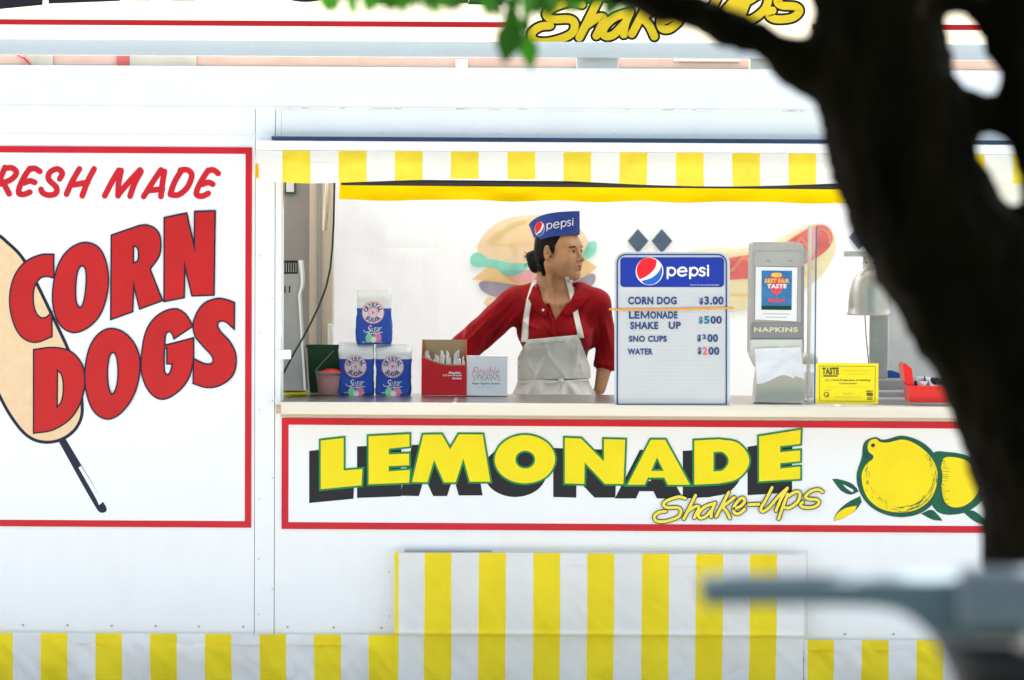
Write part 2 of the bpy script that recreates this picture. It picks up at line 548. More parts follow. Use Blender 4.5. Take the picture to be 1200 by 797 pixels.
# ------------------------------------------------------------------ awning over the window
aw = thing('window_awning', 'yellow and white striped awning rolled above the serving window', 'awning', (0, -.05, z165))
boxpx(MB(), 300, 167.5, 1240, 178.5, -.085, -.001, 0, .006).build('casing', 'white_paint', aw)
boxpx(MB(), 318, 162.3, 1240, 166.6, -.028, -.001, 0, .003).build('drip_rail', 'navy_rail', aw)
CREASES = []
rs = random.Random(77)
for k in range(150):
    x, y = rs.uniform(-60, 1250), rs.uniform(746, 800)
    a = R(rs.choice((rs.uniform(25, 60), rs.uniform(120, 155), rs.uniform(70, 110))))
    L = rs.uniform(12, 46)
    CREASES.append((x, y, x + L * math.cos(a), y + L * math.sin(a), rs.uniform(2.2, 5), rs.uniform(-.0045, .0055)))
for k in range(70):
    x, y = rs.uniform(468, 940), rs.uniform(650, 745)
    a = R(rs.uniform(15, 165)); L = rs.uniform(10, 50)
    CREASES.append((x, y, x + L * math.cos(a), y + L * math.sin(a), rs.uniform(2.2, 5), rs.uniform(-.0028, .0035)))
for k in range(26):
    x, y = rs.uniform(300, 1000), rs.uniform(180, 205)
    a = R(rs.uniform(10, 60)); L = rs.uniform(12, 50)
    CREASES.append((x, y, x + L * math.cos(a), y + L * .5 * math.sin(a), rs.uniform(2, 4), rs.uniform(-.003, .004)))
CA = np.array(CREASES)
def crease(px, py):
    dx, dy = CA[:, 2] - CA[:, 0], CA[:, 3] - CA[:, 1]
    t = np.clip(((px - CA[:, 0]) * dx + (py - CA[:, 1]) * dy) / (dx * dx + dy * dy), 0, 1)
    d2 = (px - CA[:, 0] - t * dx) ** 2 + (py - CA[:, 1] - t * dy) ** 2
    m = d2 < 9 * CA[:, 4] ** 2
    if not m.any(): return 0.0
    return float((CA[m, 5] * np.exp(-d2[m] / CA[m, 4] ** 2) * np.sin(np.pi * np.clip(t[m], .08, .92))).sum())
def stripes(breaks, Yf, py0, py1, rows, mats, name, parent, amp=.01, step=9, hem=0, wob=None, bot=None):
    """cloth with sewn stripes; breaks = [(px0, px1, mat index)]"""
    mb = MB()
    for (a, b, mi) in breaks:
        n = max(2, round((b - a) / step))
        def fn(u, v, a=a, b=b):
            px = a + (b - a) * u
            z0, z1 = PZ(py0, Yf), PZ(py1, Yf)
            if bot: z1 += bot(px)
            z = z0 + (z1 - z0) * v
            x = PX(px, Yf)
            dy, dz = wob(px, v) if wob else (0, 0)
            x += .006 * VN(px * .03, z * 6) * v
            cr = .28 * amp * math.sin((px * .045 + z * 16) + 3 * VN(px * .02, z * 2)) * (VN(px * .015 + 8, z * 2) + .5)
            if -80 < px < 1260 and rows > 4: cr -= crease(px, py0 + (py1 - py0) * v)
            return (x, Yf + dy + cr + amp * min(1, v * 5) * (VN(px * .03 + 5, z * 5 + 9) + .5 * VN(px * .08 + z * 12, z * 16 + px * .02)), z + dz)
        mb.grid(fn, n, rows, mi)
    o = mb.build(name, mats, parent, smooth=True)
    import bmesh
    bm = bmesh.new(); bm.from_mesh(o.data)
    bmesh.ops.remove_doubles(bm, verts=bm.verts, dist=1e-5)
    bm.to_mesh(o.data); bm.free()
    return o
br = []
x = 300
for k in range(15):
    y0 = 330.5 + 65.7 * k
    br += [(x, y0, 0), (y0, y0 + 32.3, 1)]
    x = y0 + 32.3
stripes(br, -.080, 178, 213.5, 12, ['awning_white', 'awning_yellow'], 'valance', aw, .014, 3,
        bot=lambda px: .012 * math.sin(px * .012 + 1) + (.012 * max(0, 1 - (px - 300) / 60)))
stripes(br, -.084, 178, 190, 2, ['awning_white', 'awning_yellow'], 'hem', aw, .002, 16)
# rolled end cloth on the left
mb = MB().grid(lambda u, v: (PX(299 + 4 * u - 2 * v, -.08), -.08 + .078 * u, PZ(178 + 32 * v, -.08)), 4, 4)
mb.build('side_flap', 'awning_white', aw, smooth=True)
boxpx(MB(), 299, 192, 302.5, 209, -.092, -.083, 0, .001).build('tie', 'trim_yellow', aw)
# dark rolling bar and inner orange yellow trim
mb = MB().tube([P(400, 213.5, .0), P(1150, 220, .0)], .012, 10)
mb.build('roller_bar', 'dark_bar', aw, smooth=True)
def trimf(u, v):
    px = 397 + 760 * u
    return (PX(px, .06) , .06 + .02 * VN(px * .02, v * 2) + .01 * math.sin(v * 3), PZ(213 + (22.5 + 2.5 * VN(px * .02, 1)) * v, .06, 600))
MB().grid(trimf, 90, 5).build('inner_trim', 'trim_yellow', aw, smooth=True)
# cream strips of cloth hanging at the left end of the window
for (a, b, y1, Y) in ((327, 334, 262, .06), (378, 389, 270, .9)):
    def fn(u, v, a=a, b=b, y1=y1, Y=Y):
        px = a + (b - a) * u * (1 - .45 * v)
        py = 205 + (y1 - 205) * v
        p = P(px, py, Y + .012 * math.sin(u * 9 + v * 2))
        return p[:]
    MB().grid(fn, 10, 12).build('hanging_strip', 'sill_wood', aw, smooth=True)

# ------------------------------------------------------------------ striped skirt along the bottom
sk = thing('canvas_skirt', 'yellow and white striped canvas skirt hung round the trailer bottom', 'canvas skirt', (0, -.04, 0))
br, x = [], -1060
for k in range(-16, 8):
    y0 = 47.6 + 64.3 * k
    if y0 < -1050: continue
    if y0 + 31 > 470: break
    br += [(x, y0, 0), (y0, y0 + 31.5, 1)]
    x = y0 + 31.5
br.append((x, 466, 0)) if x < 465 else None
stripes(br, -.035, 745, 813, 24, ['canvas_white', 'canvas_yellow'], 'skirt_cloth', sk, .03, 3)
stripes(br, -.0385, 745.5, 757, 2, ['canvas_white', 'canvas_yellow'], 'hem', sk, .004, 16)
br = [(945.5, 950, 0), (950, 981, 1), (981, 1013.5, 0), (1013.5, 1045, 1), (1045, 1078, 0), (1078, 1110, 1)]
x = 1110
for k in range(12):
    br += [(x, x + 32.5, 0), (x + 32.5, x + 64.3, 1)]
    x += 64.3
stripes(br, -.035, 748, 813, 24, ['canvas_white', 'canvas_yellow'], 'skirt_cloth', sk, .03, 3)
stripes(br, -.0385, 748.5, 760, 2, ['canvas_white', 'canvas_yellow'], 'hem', sk, .004, 16)
br = [(463.5, 468, 1)]
x = 468
for y0 in (498.5, 562.5, 626.5, 690, 754.5, 818, 881.5):
    br += [(x, y0, 0), (y0, y0 + 31.8, 1)]
    x = y0 + 31.8
br.append((x, 945.5, 0))
def flapw(px, v):
    # v = 0 top .. 1 bottom; fold a little above the skirt line (v ~ .58)
    f = (v - .585)
    b = -.012 * math.exp(-(f / .02) ** 2) if f < 0 else -.004 * math.exp(-(f / .03) ** 2)
    return b + (.012 if f > 0 else 0), 0
fl = stripes(br, -.058, 648, 813, 66, ['canvas_white', 'canvas_yellow'], 'flap_cloth', sk, .014, 3.5, wob=flapw)
stripes(br, -.0605, 648.3, 662, 2, ['canvas_white', 'canvas_yellow'], 'hem', sk, .003, 16)
MB().tube([P(945.8, 645.5, -.06), P(945.5, 744, -.06)], .0012, 6).build('edge_cord', 'tan_post', sk)
MB().tube([P(466, 648, -.06), P(945.8, 645.5, -.06)], .001, 6).build('edge_cord', 'galv', sk)

# ------------------------------------------------------------------ painted signs
def border(rect, t, m, parent, Y, Yb, refx=None):
    x0, y0, x1, y1 = rect
    rx = (x0 + x1) / 2 if refx is None else refx
    X0, X1, X0i, X1i = PX(x0), PX(x1), PX(x0 + t), PX(x1 - t)
    Z1, Z0, Z1i, Z0i = PZ(y0, 0, rx), PZ(y1, 0, rx), PZ(y0 + t, 0, rx), PZ(y1 - t, 0, rx)
    for q in ((X0, X1, Z1i, Z1), (X0, X1, Z0, Z0i), (X0, X0i, Z0i, Z1i), (X1i, X1, Z0i, Z1i)):
        MB().box(q[0], q[1], Y, Yb, q[2], q[3]).build('border_stripe', m, parent)

def glyph(name, spec, m_face, m_edge, parent, Y, off_face, off_edge, tr=tr_id):
    cs = [outline(*s) if isinstance(s, tuple) else outline(s) for s in spec]
    o = decal(name, cs, m_face, parent, Y - .0012, .0006, off_face, tr)
    decal('letter_outline', cs, m_edge, o, Y, .0006, off_edge, tr)
    return cs, o

PXM = 12.0 / FPX
cd = thing('corn_dog_sign', 'white corn dog sign with red border and big red slanted words', 'sign', P(150, 617, -.002)[:])
border((-420, 172, 295, 617.5), 7.6, 'sign_red', cd, -.0048, -.003, 150)
a, b = P(-420, 172), P(295, 617.5)
MB().box(a.x + .002, b.x - .002, -.003, .001, PZ(617, 0, 150), PZ(173, 0, 150)).build('panel', 'sign_white', cd)
# the corn dog picture
body = [outline('s -5,276 s 8,284 s 27,304 s 59,366 s 88,432 s 96,482 s 86,505 s 62,517.5 s 36,513 s 14,489 s -6,452 s -34,395 s -58,335 s -46,292'.replace('s ', 's'))]
decal('stick', [outline('64,509 72,506 s122,590 s125,598 s119,601 s113,596')], 'ink_navy', cd, -.0034, .0003)
decal('stick_highlight', [outline('92,548 95,546 121,588 116,592 s113,585')], 'sign_white', cd, -.0038, .0003)
c_ = decal('corn_dog', body, 'corn_tan', cd, -.0046, .0004, -1.6 * PXM)
decal('corn_dog_outline', body, 'ink_navy', c_, -.0041, .0004, 2.2 * PXM)
R_ = 5.693
CORN = {
 'C': [("277,259 s210,262 s130,300 s75,375 s52,480 s65,590 s110,680 s180,712 268,683 267,562 s240,585 s210,587 s185,560 s171,500 s176,430 s205,382 s240,370 277,378".replace('  ', ' '), 1/4.427, 0, 240)],
 'O': [("s450,198 s520,235 s558,350 s550,480 s500,595 s400,660 s325,635 s280,540 s278,420 s310,300 s370,225", 1/4.427, 0, 240),
       ("s430,315 s448,350 s445,450 s430,520 s412,535 s393,500 s392,400 s405,335", 1/4.427, 0, 240)],
 'R': [("62,205 250,140 s300,138 s360,170 s385,230 s378,335 316,430 398,638 250,693 207,520 200,712 58,763", 1/R_, 120, 240),
       ("205,275 s232,282 s243,325 s236,375 205,392", 1/R_, 120, 240)],
 'N': [("415,88 560,58 615,300 618,47 750,43 742,601 600,606 548,390 543,618 414,643", 1/R_, 120, 240)],
}
DOGS = {
 'D': [("122,92 s200,85 s262,105 s300,165 s295,260 s255,335 s190,378 122,390", 1/3.065, 0, 380),
       ("205,162 s222,180 s229,230 s221,280 204,300", 1/3.065, 0, 380)],
 'O': [("s388,18 s450,35 s495,100 s498,190 s465,280 s400,338 s345,320 s312,245 s308,150 s335,60", 1/3.065, 0, 380),
       ("s405,100 s422,130 s424,200 s412,245 s400,252 s387,215 s387,140", 1/3.065, 0, 380)],
 'G': [("s310,127 s380,160 430,240 308,322 s292,285 s265,276 s247,310 243,372 435,322 s432,480 s390,610 s300,700 s215,725 s140,670 s95,560 s92,440 s125,270 s200,170", 1/R_, 150, 340),
       ("240,386 262,384 262,490 298,491 s285,545 s262,567 s241,540", 1/R_, 150, 340)],
 'S': [("708,85 706,256 s660,215 s622,204 s595,228 s610,272 s680,350 s718,440 s700,560 s620,630 s530,648 437,622 440,462 s520,496 s566,485 s562,440 s500,370 s448,300 s440,210 s500,100 s590,60 s650,65", 1/R_, 150, 340)],
}
for i, (k, sp) in enumerate(list(CORN.items()) + list(DOGS.items())):
    glyph('letter', sp, 'letter_red', 'ink_navy', cd, -.0055 - .0016 * (i % 2), -.55 * PXM, 1.35 * PXM)
FS = 1 / 8.571
FRESH = [
 ('letter', ["50,140 -10,280 -70,430", "45,150 120,145 165,190 120,255 10,305", "30,285 92,405"], 0, 180),
 ('letter', ["300,150 240,240 195,340 190,400 240,410 300,388", "300,158 350,150 400,180", "245,295 300,275 348,290"], 0, 180),
 ('letter', ["600,255 625,195 575,155 500,190 490,260 565,340 560,400 490,418 430,395 412,360"], 0, 180),
 ('letter', ["797,155 720,290 668,408", "945,155 880,280 826,425", "735,315 880,290"], 0, 180),
 ('letter', ["122,168 50,290 -20,425", "145,170 120,300 115,425", "115,415 220,290 335,165", "345,180 280,300 235,428"], 125, 180),
 ('letter', ["545,165 460,290 372,432", "580,180 560,300 545,432", "430,370 560,358"], 125, 180),
 ('letter', ["745,180 680,290 640,405", "740,168 810,165 855,220 810,340 720,415 640,412"], 125, 180),
 ('letter', ["1020,168 960,260 910,360 905,415 960,428 1020,400", "1015,175 1070,165 1120,200", "960,310 1020,290 1065,308"], 125, 180),
 ('letter', ["-215,140 -270,280 -320,425", "-215,150 -120,150 -90,175", "-260,280 -150,275"], 0, 180),
]
for nm, paths, ox, oy in FRESH:
    strokes(nm, paths, 6.9, 'sign_red', cd, -.0042, sc=FS, ox=ox, oy=oy)

# lemonade lettering, used on two signs
Z1 = 1 / 2.727; Z2 = 1 / 2.609
LEM = [
 [("150,97 228,88 228,192 288,187 285,244 150,257", Z1, 320, 480)],
 [("303,83 438,76 438,120 372,127 372,141 437,138 437,180 372,183 372,195 440,190 437,236 303,241", Z1, 320, 480)],
 [("441,234 478,78 540,77 566,122 592,77 672,77 697,233 627,233 608,165 585,235 545,235 515,168 495,235", Z1, 320, 480)],
 [("s805,79 s875,103 s904,158 s875,215 s805,238 s735,215 s706,160 s735,103", Z1, 320, 480), ("s806,134 s827,142 s835,160 s827,178 s806,186 s785,178 s777,160 s785,142", Z1, 320, 480)],
 [("930,88 985,90 1055,160 1055,92 1128,94 1122,240 1060,240 998,175 997,240 930,238", Z1, 320, 480)],
 [("734,569 762,514.5 780,514.5 810,569 782,569 778,560.5 760,560.5 756,569", 1, 0, 0), ("770,538 764.5,551 776.5,551", 1, 0, 0)],
 [("812.8,515.5 843,514 s866,519 s879,540 s866,561 843,567.5 812.8,569", 1, 0, 0), ("837,530.5 s847,531 s853,540 s847,550 837,551.5", 1, 0, 0)],
 [("388,80 520,59 518,107 457,114 457,128 518,122 518,160 457,166 457,178 518,172 518,214 388,222", Z2, 740, 480)],
]
SHAKE = [  # px in the 5.4545 crop at 760, 560
 ["235,132 190,122 120,145 95,170 120,190 185,190 207,210 190,250 110,278 50,275 38,245 70,220 110,215"],
 ["300,112 262,190 225,262", "250,215 300,183 322,190 305,230 292,255"],
 ["415,165 360,185 322,225 325,255 360,250 405,205", "425,160 405,210 400,250"],
 ["513,92 470,175 432,248", "548,125 505,160 462,190", "475,188 500,215 520,258"],
 ["545,200 590,180 615,150 600,128 570,150 545,190 550,225 580,228 615,200"],
 ["640,172 705,168"],
 ["790,62 750,140 718,195 730,215 770,190 830,120 885,68", "887,65 845,140 815,210"],
 ["890,105 860,180 832,262", "895,115 940,90 968,100 955,150 905,190 870,190"],
 ["1112,90 1085,75 1040,85 1005,115 1020,135 1075,140 1090,160 1060,185 1000,190 972,175 985,155"],
]
def lemonade_lettering(sign, tr, k, Y0):
    for i, sp in enumerate(LEM):
        cs = [outline(*s) for s in sp]
        w = k * PXM
        o = decal('letter', cs, 'letter_yellow', sign, Y0 - .0042, .0006, -.9 * w, tr)
        decal('letter_outline', cs, 'letter_green', o, Y0 - .0030 - .0003 * (i % 2), .0003, 1.4 * w, tr)
        # the black block shadow: the shifted letter and the bands its edges sweep
        DX, DY = -11.5, 14.0
        sh = [[(x + DX, y + DY) for x, y in c] for c in cs]
        so = decal('letter_shadow', sh, 'ink_black', o, Y0 - .0004 - .0004 * (i % 3), .0003, 1.2 * w, tr)
    for i, paths in enumerate(SHAKE):
        mbp = strokes('script_letter', paths, 3.5 * k, 'script_pale' if k == 1 else 'script_yellow', sign, Y0 - .0090 - .0003 * i, tr, 1/5.4545, 760, 560, eps=.00008)
        strokes('letter_outline', paths, 5.5 * k, 'ink_black', mbp, Y0 - .0052 - .0003 * i, tr, 1/5.4545, 760, 560, eps=.00008)

ls = thing('lemonade_sign', 'lemonade shake-ups sign with lemons below the serving counter', 'sign', P(750, 621, -.002)[:])
border((330.5, 491.2, 1196, 621.3), 8, 'sign_red', ls, -.0048, -.003, 600)
a, b = P(330.5, 491), P(1196, 621)
MB().box(a.x + .002, b.x - .002, -.003, .001, PZ(621, 0, 600), PZ(491.6, 0, 600)).build('panel', 'sign_white', ls)
lemonade_lettering(ls, tr_id, 1.0, -.003)
L6 = (1/6, 960, 500)
def lemon_part(nm, spec, m, par, y, off=0):
    return decal(nm, [outline(s, *L6) for s in spec], m, par, y, .0004, off)
l2 = lemon_part('lemon', ["s800,190 s900,178 s1050,208 s1150,290 s1185,420 s1120,545 s980,615 s820,590 s760,400"], 'lemon_green', ls, -.0034)
lemon_part('lemon_rind', ["s870,232 s950,215 s1050,250 s1120,340 s1110,470 s1010,560 s900,548 s862,430"], 'lemon_yellow', l2, -.0040)
l1 = lemon_part('lemon', ["s395,74 s440,92 s480,88 s585,64 s720,108 s820,205 s866,340 s830,500 s720,605 s560,636 s400,590 s300,490 s262,350 s300,212 s318,110"], 'lemon_green', ls, -.0048)
lemon_part('lemon_rind', ["s395,86 s430,108 s480,112 s600,92 s720,150 s805,245 s832,350 s795,490 s700,575 s570,603 s430,575 s335,490 s298,350 s330,265 s382,215 s345,170 s348,110"], 'lemon_yellow', l1, -.0054)
lemon_part('stem_dot', ["s378,118 s392,130 s378,146 s364,132"], 'ink_navy', l1, -.0060)
rs = random.Random(5)
mb_sp, mb_gr = MB(), MB()
for k in range(80):   # loose brush marks along the shaded side of the drawing
    a = R(rs.uniform(-35, 100)); rr = rs.uniform(.86, 1.0)
    cx, cy = 565 + 265 * rr * math.cos(a), 345 + 255 * rr * math.sin(a)
    t = R(rs.uniform(-8, 8)) + a + math.pi / 2
    L, w = rs.uniform(10, 34), rs.uniform(1.6, 4)
    v, f = ribbon_faces([(960 + (cx - L * math.cos(t)) / 6, 500 + (cy - L * math.sin(t)) / 6), (960 + (cx + L * math.cos(t)) / 6, 500 + (cy + L * math.sin(t)) / 6)], w / 6)
    (mb_gr if k % 3 else mb_sp).add([P(*q, -.0061 - .00001 * k) for q in v], f)
for k in range(26):
    a = R(rs.uniform(110, 205)); rr = rs.uniform(.80, .98)
    cx, cy = 570 + 272 * rr * math.cos(a), 345 + 255 * rr * math.sin(a)
    v, f = ribbon_faces([(960 + cx / 6, 500 + (cy - 9) / 6), (960 + cx / 6 + .2, 500 + (cy + 9) / 6)], .4)
    mb_gr.add([P(*q, -.0067 - .00001 * k) for q in v], f)
for k in range(20):
    y = 215 + k * 17 + rs.uniform(-9, 9); L = rs.uniform(6, 50)
    v, f = ribbon_faces([(960 + 868 / 6, 500 + y / 6), (960 + (868 + L) / 6, 500 + (y + 2) / 6)], .45)
    if 225 < y < 560: mb_gr.add([P(*q, -.0046 - .00001 * k) for q in v], f)
mb_gr.build('brush_marks', 'lemon_green', l1)['kind'] = 'stuff'; mb_sp.build('brush_marks', 'lemon_yellow', l1)['kind'] = 'stuff'
lf = lemon_part('leaf', ["90,368 s130,368 s220,395 s262,430 278,456 s220,478 s160,455 s115,405"], 'lemon_green', ls, -.0034)
lemon_part('leaf_vein', ["165,405 s205,425 s240,455 s200,440"], 'sign_white', lf, -.0040)
lf = lemon_part('leaf', ["100,665 s120,610 s190,540 288,488 300,530 s255,590 s180,640"], 'lemon_green', ls, -.0034)
lemon_part('leaf_patch', ["104,662 s125,615 s170,580 s215,565 264,556 s250,590 s190,635"], 'lemon_yellow', lf, -.0040)
lemon_part('leaf', ["715,612 s790,585 s835,620 868,662 s800,655"], 'lemon_green', ls, -.0038)
lemon_part('leaf', ["1010,600 s1080,590 s1150,640 1200,700 s1100,670"], 'lemon_green', ls, -.0044)

# rooftop sign, the same lettering larger
rk = 1.625
YR = .30
def tr_top(x, y): return 620 + (x - 765) * rk, 50.5 + (y - 612) * rk
rt = thing('rooftop_sign', 'cream sign with larger shake-ups script standing on the trailer roof', 'sign', P(600, 66, YR)[:])
mb = MB(); boxpx(mb, -700, -185, 1500, 47, YR, YR + .004)
mb.build('panel', 'sign_cream', rt)
boxpx(MB(), -700, 47.5, 1500, 66, YR - .012, YR + .05, 0, .004).build('bottom_rail', 'white_paint', rt)
for q in ((-80, 21.5, 617, 28), (952, 21.5, 1260, 28)):
    a, b = P(q[0], q[1], YR), P(q[2], q[3], YR)
    z1, z0 = PZ(24.3, YR, 300) , PZ(30.6, YR, 300)
    MB().box(a.x, b.x, YR - .002, YR + .001, z0 + (.0 if q[0] < 0 else .0), z1).build('border_stripe', 'sign_red', rt)
lemonade_lettering(rt, tr_top, rk, YR)
# weathered beam, box and plates between roof and sign
rb = thing('roof_beam', 'faded pink wooden beam lying along the roof under the sign', 'beam', P(600, 82, .42)[:])
boxpx(MB(), -600, 60, 1500, 82, .42, .48, 0, .004).build('beam', 'pink_beam', rb)
boxpx(MB(), -600, 76, 1500, 77.2, .418, .42).build('groove', 'grey_patch', rb)
for q, m in (((137, 60, 152, 80), 'worn_red'), ((152, 60, 230, 82), 'grey_patch'), ((534, 70, 548, 82), 'interior_white'), ((30, 60, 62, 80), 'grey_patch'), ((790, 60, 868, 72), 'sill_wood')):
    boxpx(MB(), *q, .405, .4175, 0, .002).build('plate', m, rb)
boxpx(MB(), 676, 66, 725, 82.5, .25, .33, 0, .01)
jb = MB(); boxpx(jb, 676, 66, 725, 83.5, .33, .40, 0, .006)
tag(jb.build('junction_box', 'white_paint', None, P(700, 84, .36)[:]), 'white box on the roof beam left of the tree', 'junction box')
jb = MB(); boxpx(jb, 879, 68, 935, 84, .33, .40, 0, .006)
tag(jb.build('junction_box', 'white_paint_old', None, P(905, 84, .36)[:]), 'white box on the roof partly behind the tree branch', 'junction box')
mb = MB().tube([P(20, 64, .40), P(28, 68, .40), P(34, 74, .40), P(40, 82, .40)], .004, 6)
tag(mb.build('power_cable', 'sign_red', None, P(30, 82, .40)[:], True), 'short red cable over the roof beam at far left', 'cable')

# ------------------------------------------------------------------ prints on the rear vinyl
dm('print_bun', (.95, .80, .42), .5, col2=(.9, .66, .52), nscale=9, trans=.3, alpha=0.3)
dm('print_lettuce', (.30, .80, .66), .5, noise=.2, nscale=14, trans=.3, alpha=0.46)
dm('print_cheese', (.92, .66, .25), .5, noise=.1, trans=.3, alpha=0.36)
dm('print_pink', (.90, .46, .46), .5, noise=.15, trans=.3, alpha=0.34)
dm('print_patty', (.40, .34, .44), .5, noise=.3, nscale=14, trans=.3, alpha=0.38)
dm('print_sausage', (.92, .22, .26), .5, noise=.25, nscale=14, trans=.3, alpha=0.44)
dm('print_pale', (.92, .84, .52), .5, noise=.08, trans=.3, alpha=0.26)
dm('print_slate', (.12, .18, .26), .5, noise=.1, trans=.3, alpha=0.75)
dm('print_faint', (.80, .81, .83), .5, trans=.3, alpha=0.8)
YP = YB - .064
def pr(nm, specs, m, par, k=0):
    return decal(nm, [outline(q) for q in specs], m, par, YP - .0012 * k, .0005)
bu = thing('burger_print', 'large faded burger picture on the bright rear sheet behind the woman', 'picture', P(625, 350, YP)[:])
pr('bun', ["s560,296 s566,276 s586,259 s612,252.5 s640,252 s668,259 s686,276 s692,296 s660,304 s612,310 s580,304"], 'print_bun', bu)
pr('bun_streak', ["s570,284 s592,266 s620,258 s600,268 s580,286"], 'print_pale', bu, 1)
pr('bun_streak', ["599,282 604,282 604,300 600,300"], 'print_pale', bu, 1)
pr('bun_streak', ["574,286 660,283 660,285.5 574,288"], 'print_pale', bu, 2)
pr('lettuce', ["s551,304 s555,297 s562,296 s570,302 s584,305 s600,308 s640,308 s670,304 s684,294 s690,284 s698,283 s699,292 s694,300 s684,306 s660,316 s625,312 s606,322 s592,323 s582,315 s566,313 s554,312"], 'print_lettuce', bu, 3)
pr('tomato', ["s588,318 s618,316 s650,318 s640,328 s606,332 s594,326"], 'print_pink', bu, 1)
pr('cheese', ["553,327.5 s573,313 s584,316 610,331 s640,330 670,322 s684,305 700,313 s688,322 s640,336 s600,333 s575,330"], 'print_cheese', bu, 2)
pr('patty', ["s561,333 s572,329 s600,333 s650,336 s684,324 s696,321 s697,330 s690,337 s640,350 s590,350 s570,344"], 'print_patty', bu, 0)
pr('bottom_bun', ["s568,352 s600,352 s660,350 s690,340 s688,356 s640,372 s590,368"], 'print_bun', bu, 0)
hd = thing('hot_dog_print', 'large faded hot dog picture on the rear sheet behind the napkin dispenser', 'picture', P(900, 370, YP)[:])
pr('bun', ["s800,300 s830,291 s870,291 s905,283 s935,268 s958,261 s974,268 s980,286 s974,306 s955,330 s920,350 s870,364 s830,362 s804,340"], 'print_pale', hd)
pr('sausage', ["s815,312 s850,303 s885,297 s915,287 s936,274 s955,264 s970,266 s976,278 s970,292 s950,306 s920,318 s880,326 s840,328 s818,324"], 'print_sausage', hd, 1)
strokes('mustard', ["822,316 840,306 856,318 872,302 890,316 906,296 924,306 938,280 952,296 958,270 970,272 973,284"], 3.2, 'print_pale', hd, YP - .004)
strokes('bun_streak', ["846,344 880,346 920,336 955,312"], 3.5, 'print_cheese', hd, YP - .003)
for cx, lab in ((747.5, 'slate blue diamond mark above the menu board, the left one'), (775.5, 'slate blue diamond mark above the menu board, the right one'), (1007, 'slate blue diamond mark above the heat lamp beside the tree')):
    cy = 282.5 if cx < 900 else 278
    o = decal('diamond_mark', [outline(f"{cx-12},{cy} {cx},{cy-14.5} {cx+12.5},{cy} {cx},{cy+14.5}")], 'print_slate', None, YP, .0006, loc=P(cx, cy, YP)[:])
    tag(o, lab, 'diamond mark', 'diamond marks on the rear sheet')
for cx, cy, lab in ((761.5, 264, 'very faint white diamond mark above the two dark ones'),):
    o = decal('diamond_mark', [outline(f"{cx-12},{cy} {cx},{cy-14.5} {cx+12.5},{cy} {cx},{cy+14.5}"), outline(f"{cx-10.8},{cy} {cx},{cy-13} {cx+11.3},{cy} {cx},{cy+13}")], 'print_faint', None, YP, .0006, loc=P(cx, cy, YP)[:])
    tag(o, lab, 'diamond mark', 'diamond marks on the rear sheet')

# ------------------------------------------------------------------ draping prints on uneven surfaces
def bvh_of(*obs):
    vs, fs = [], []
    for o in obs:
        n = len(vs); L = wloc(o)
        vs += [L + v.co for v in o.data.vertices]
        fs += [tuple(i + n for i in p.vertices) for p in o.data.polygons]
    return BVHTree.FromPolygons(vs, fs)
def draper(bvh, off=.0012, Yfall=.5):
    def f(px, py, e=0.0):
        d = (P(px, py, 0) - CAM).normalized()
        h = bvh.ray_cast(CAM, d)
        p = h[0] if h[0] is not None else P(px, py, Yfall)
        return (p - d * (off + e))[:]
    return f
def dfill(name, spec, m, parent, mapf, e=0, px_edge=3.0):
    """fill px contours, cut into small pieces so the sheet can follow the surface"""
    V, F = fill2d([outline(q) if isinstance(q, str) else q for q in spec])
    import bmesh
    bm = bmesh.new()
    vv = [bm.verts.new((x, y, 0)) for x, y, z in V]
    for f in F:
        try: bm.faces.new([vv[i] for i in f])
        except ValueError: pass
    for _ in range(7):
        ed = [q for q in bm.edges if q.calc_length() > px_edge]
        if not ed: break
        bmesh.ops.subdivide_edges(bm, edges=ed, cuts=1)
        bmesh.ops.triangulate(bm, faces=bm.faces[:])
    bm.verts.index_update()
    mb = MB().add([mapf(v.co.x, v.co.y, e) for v in bm.verts], [[v.index for v in f.verts] for f in bm.faces])
    bm.free()
    return mb.build(name, m, parent, smooth=True)
def circ(cx, cy, r, ry=None, n=28): return [(cx + r * math.cos(2*math.pi*k/n), cy + (ry or r) * math.sin(2*math.pi*k/n)) for k in range(n)]

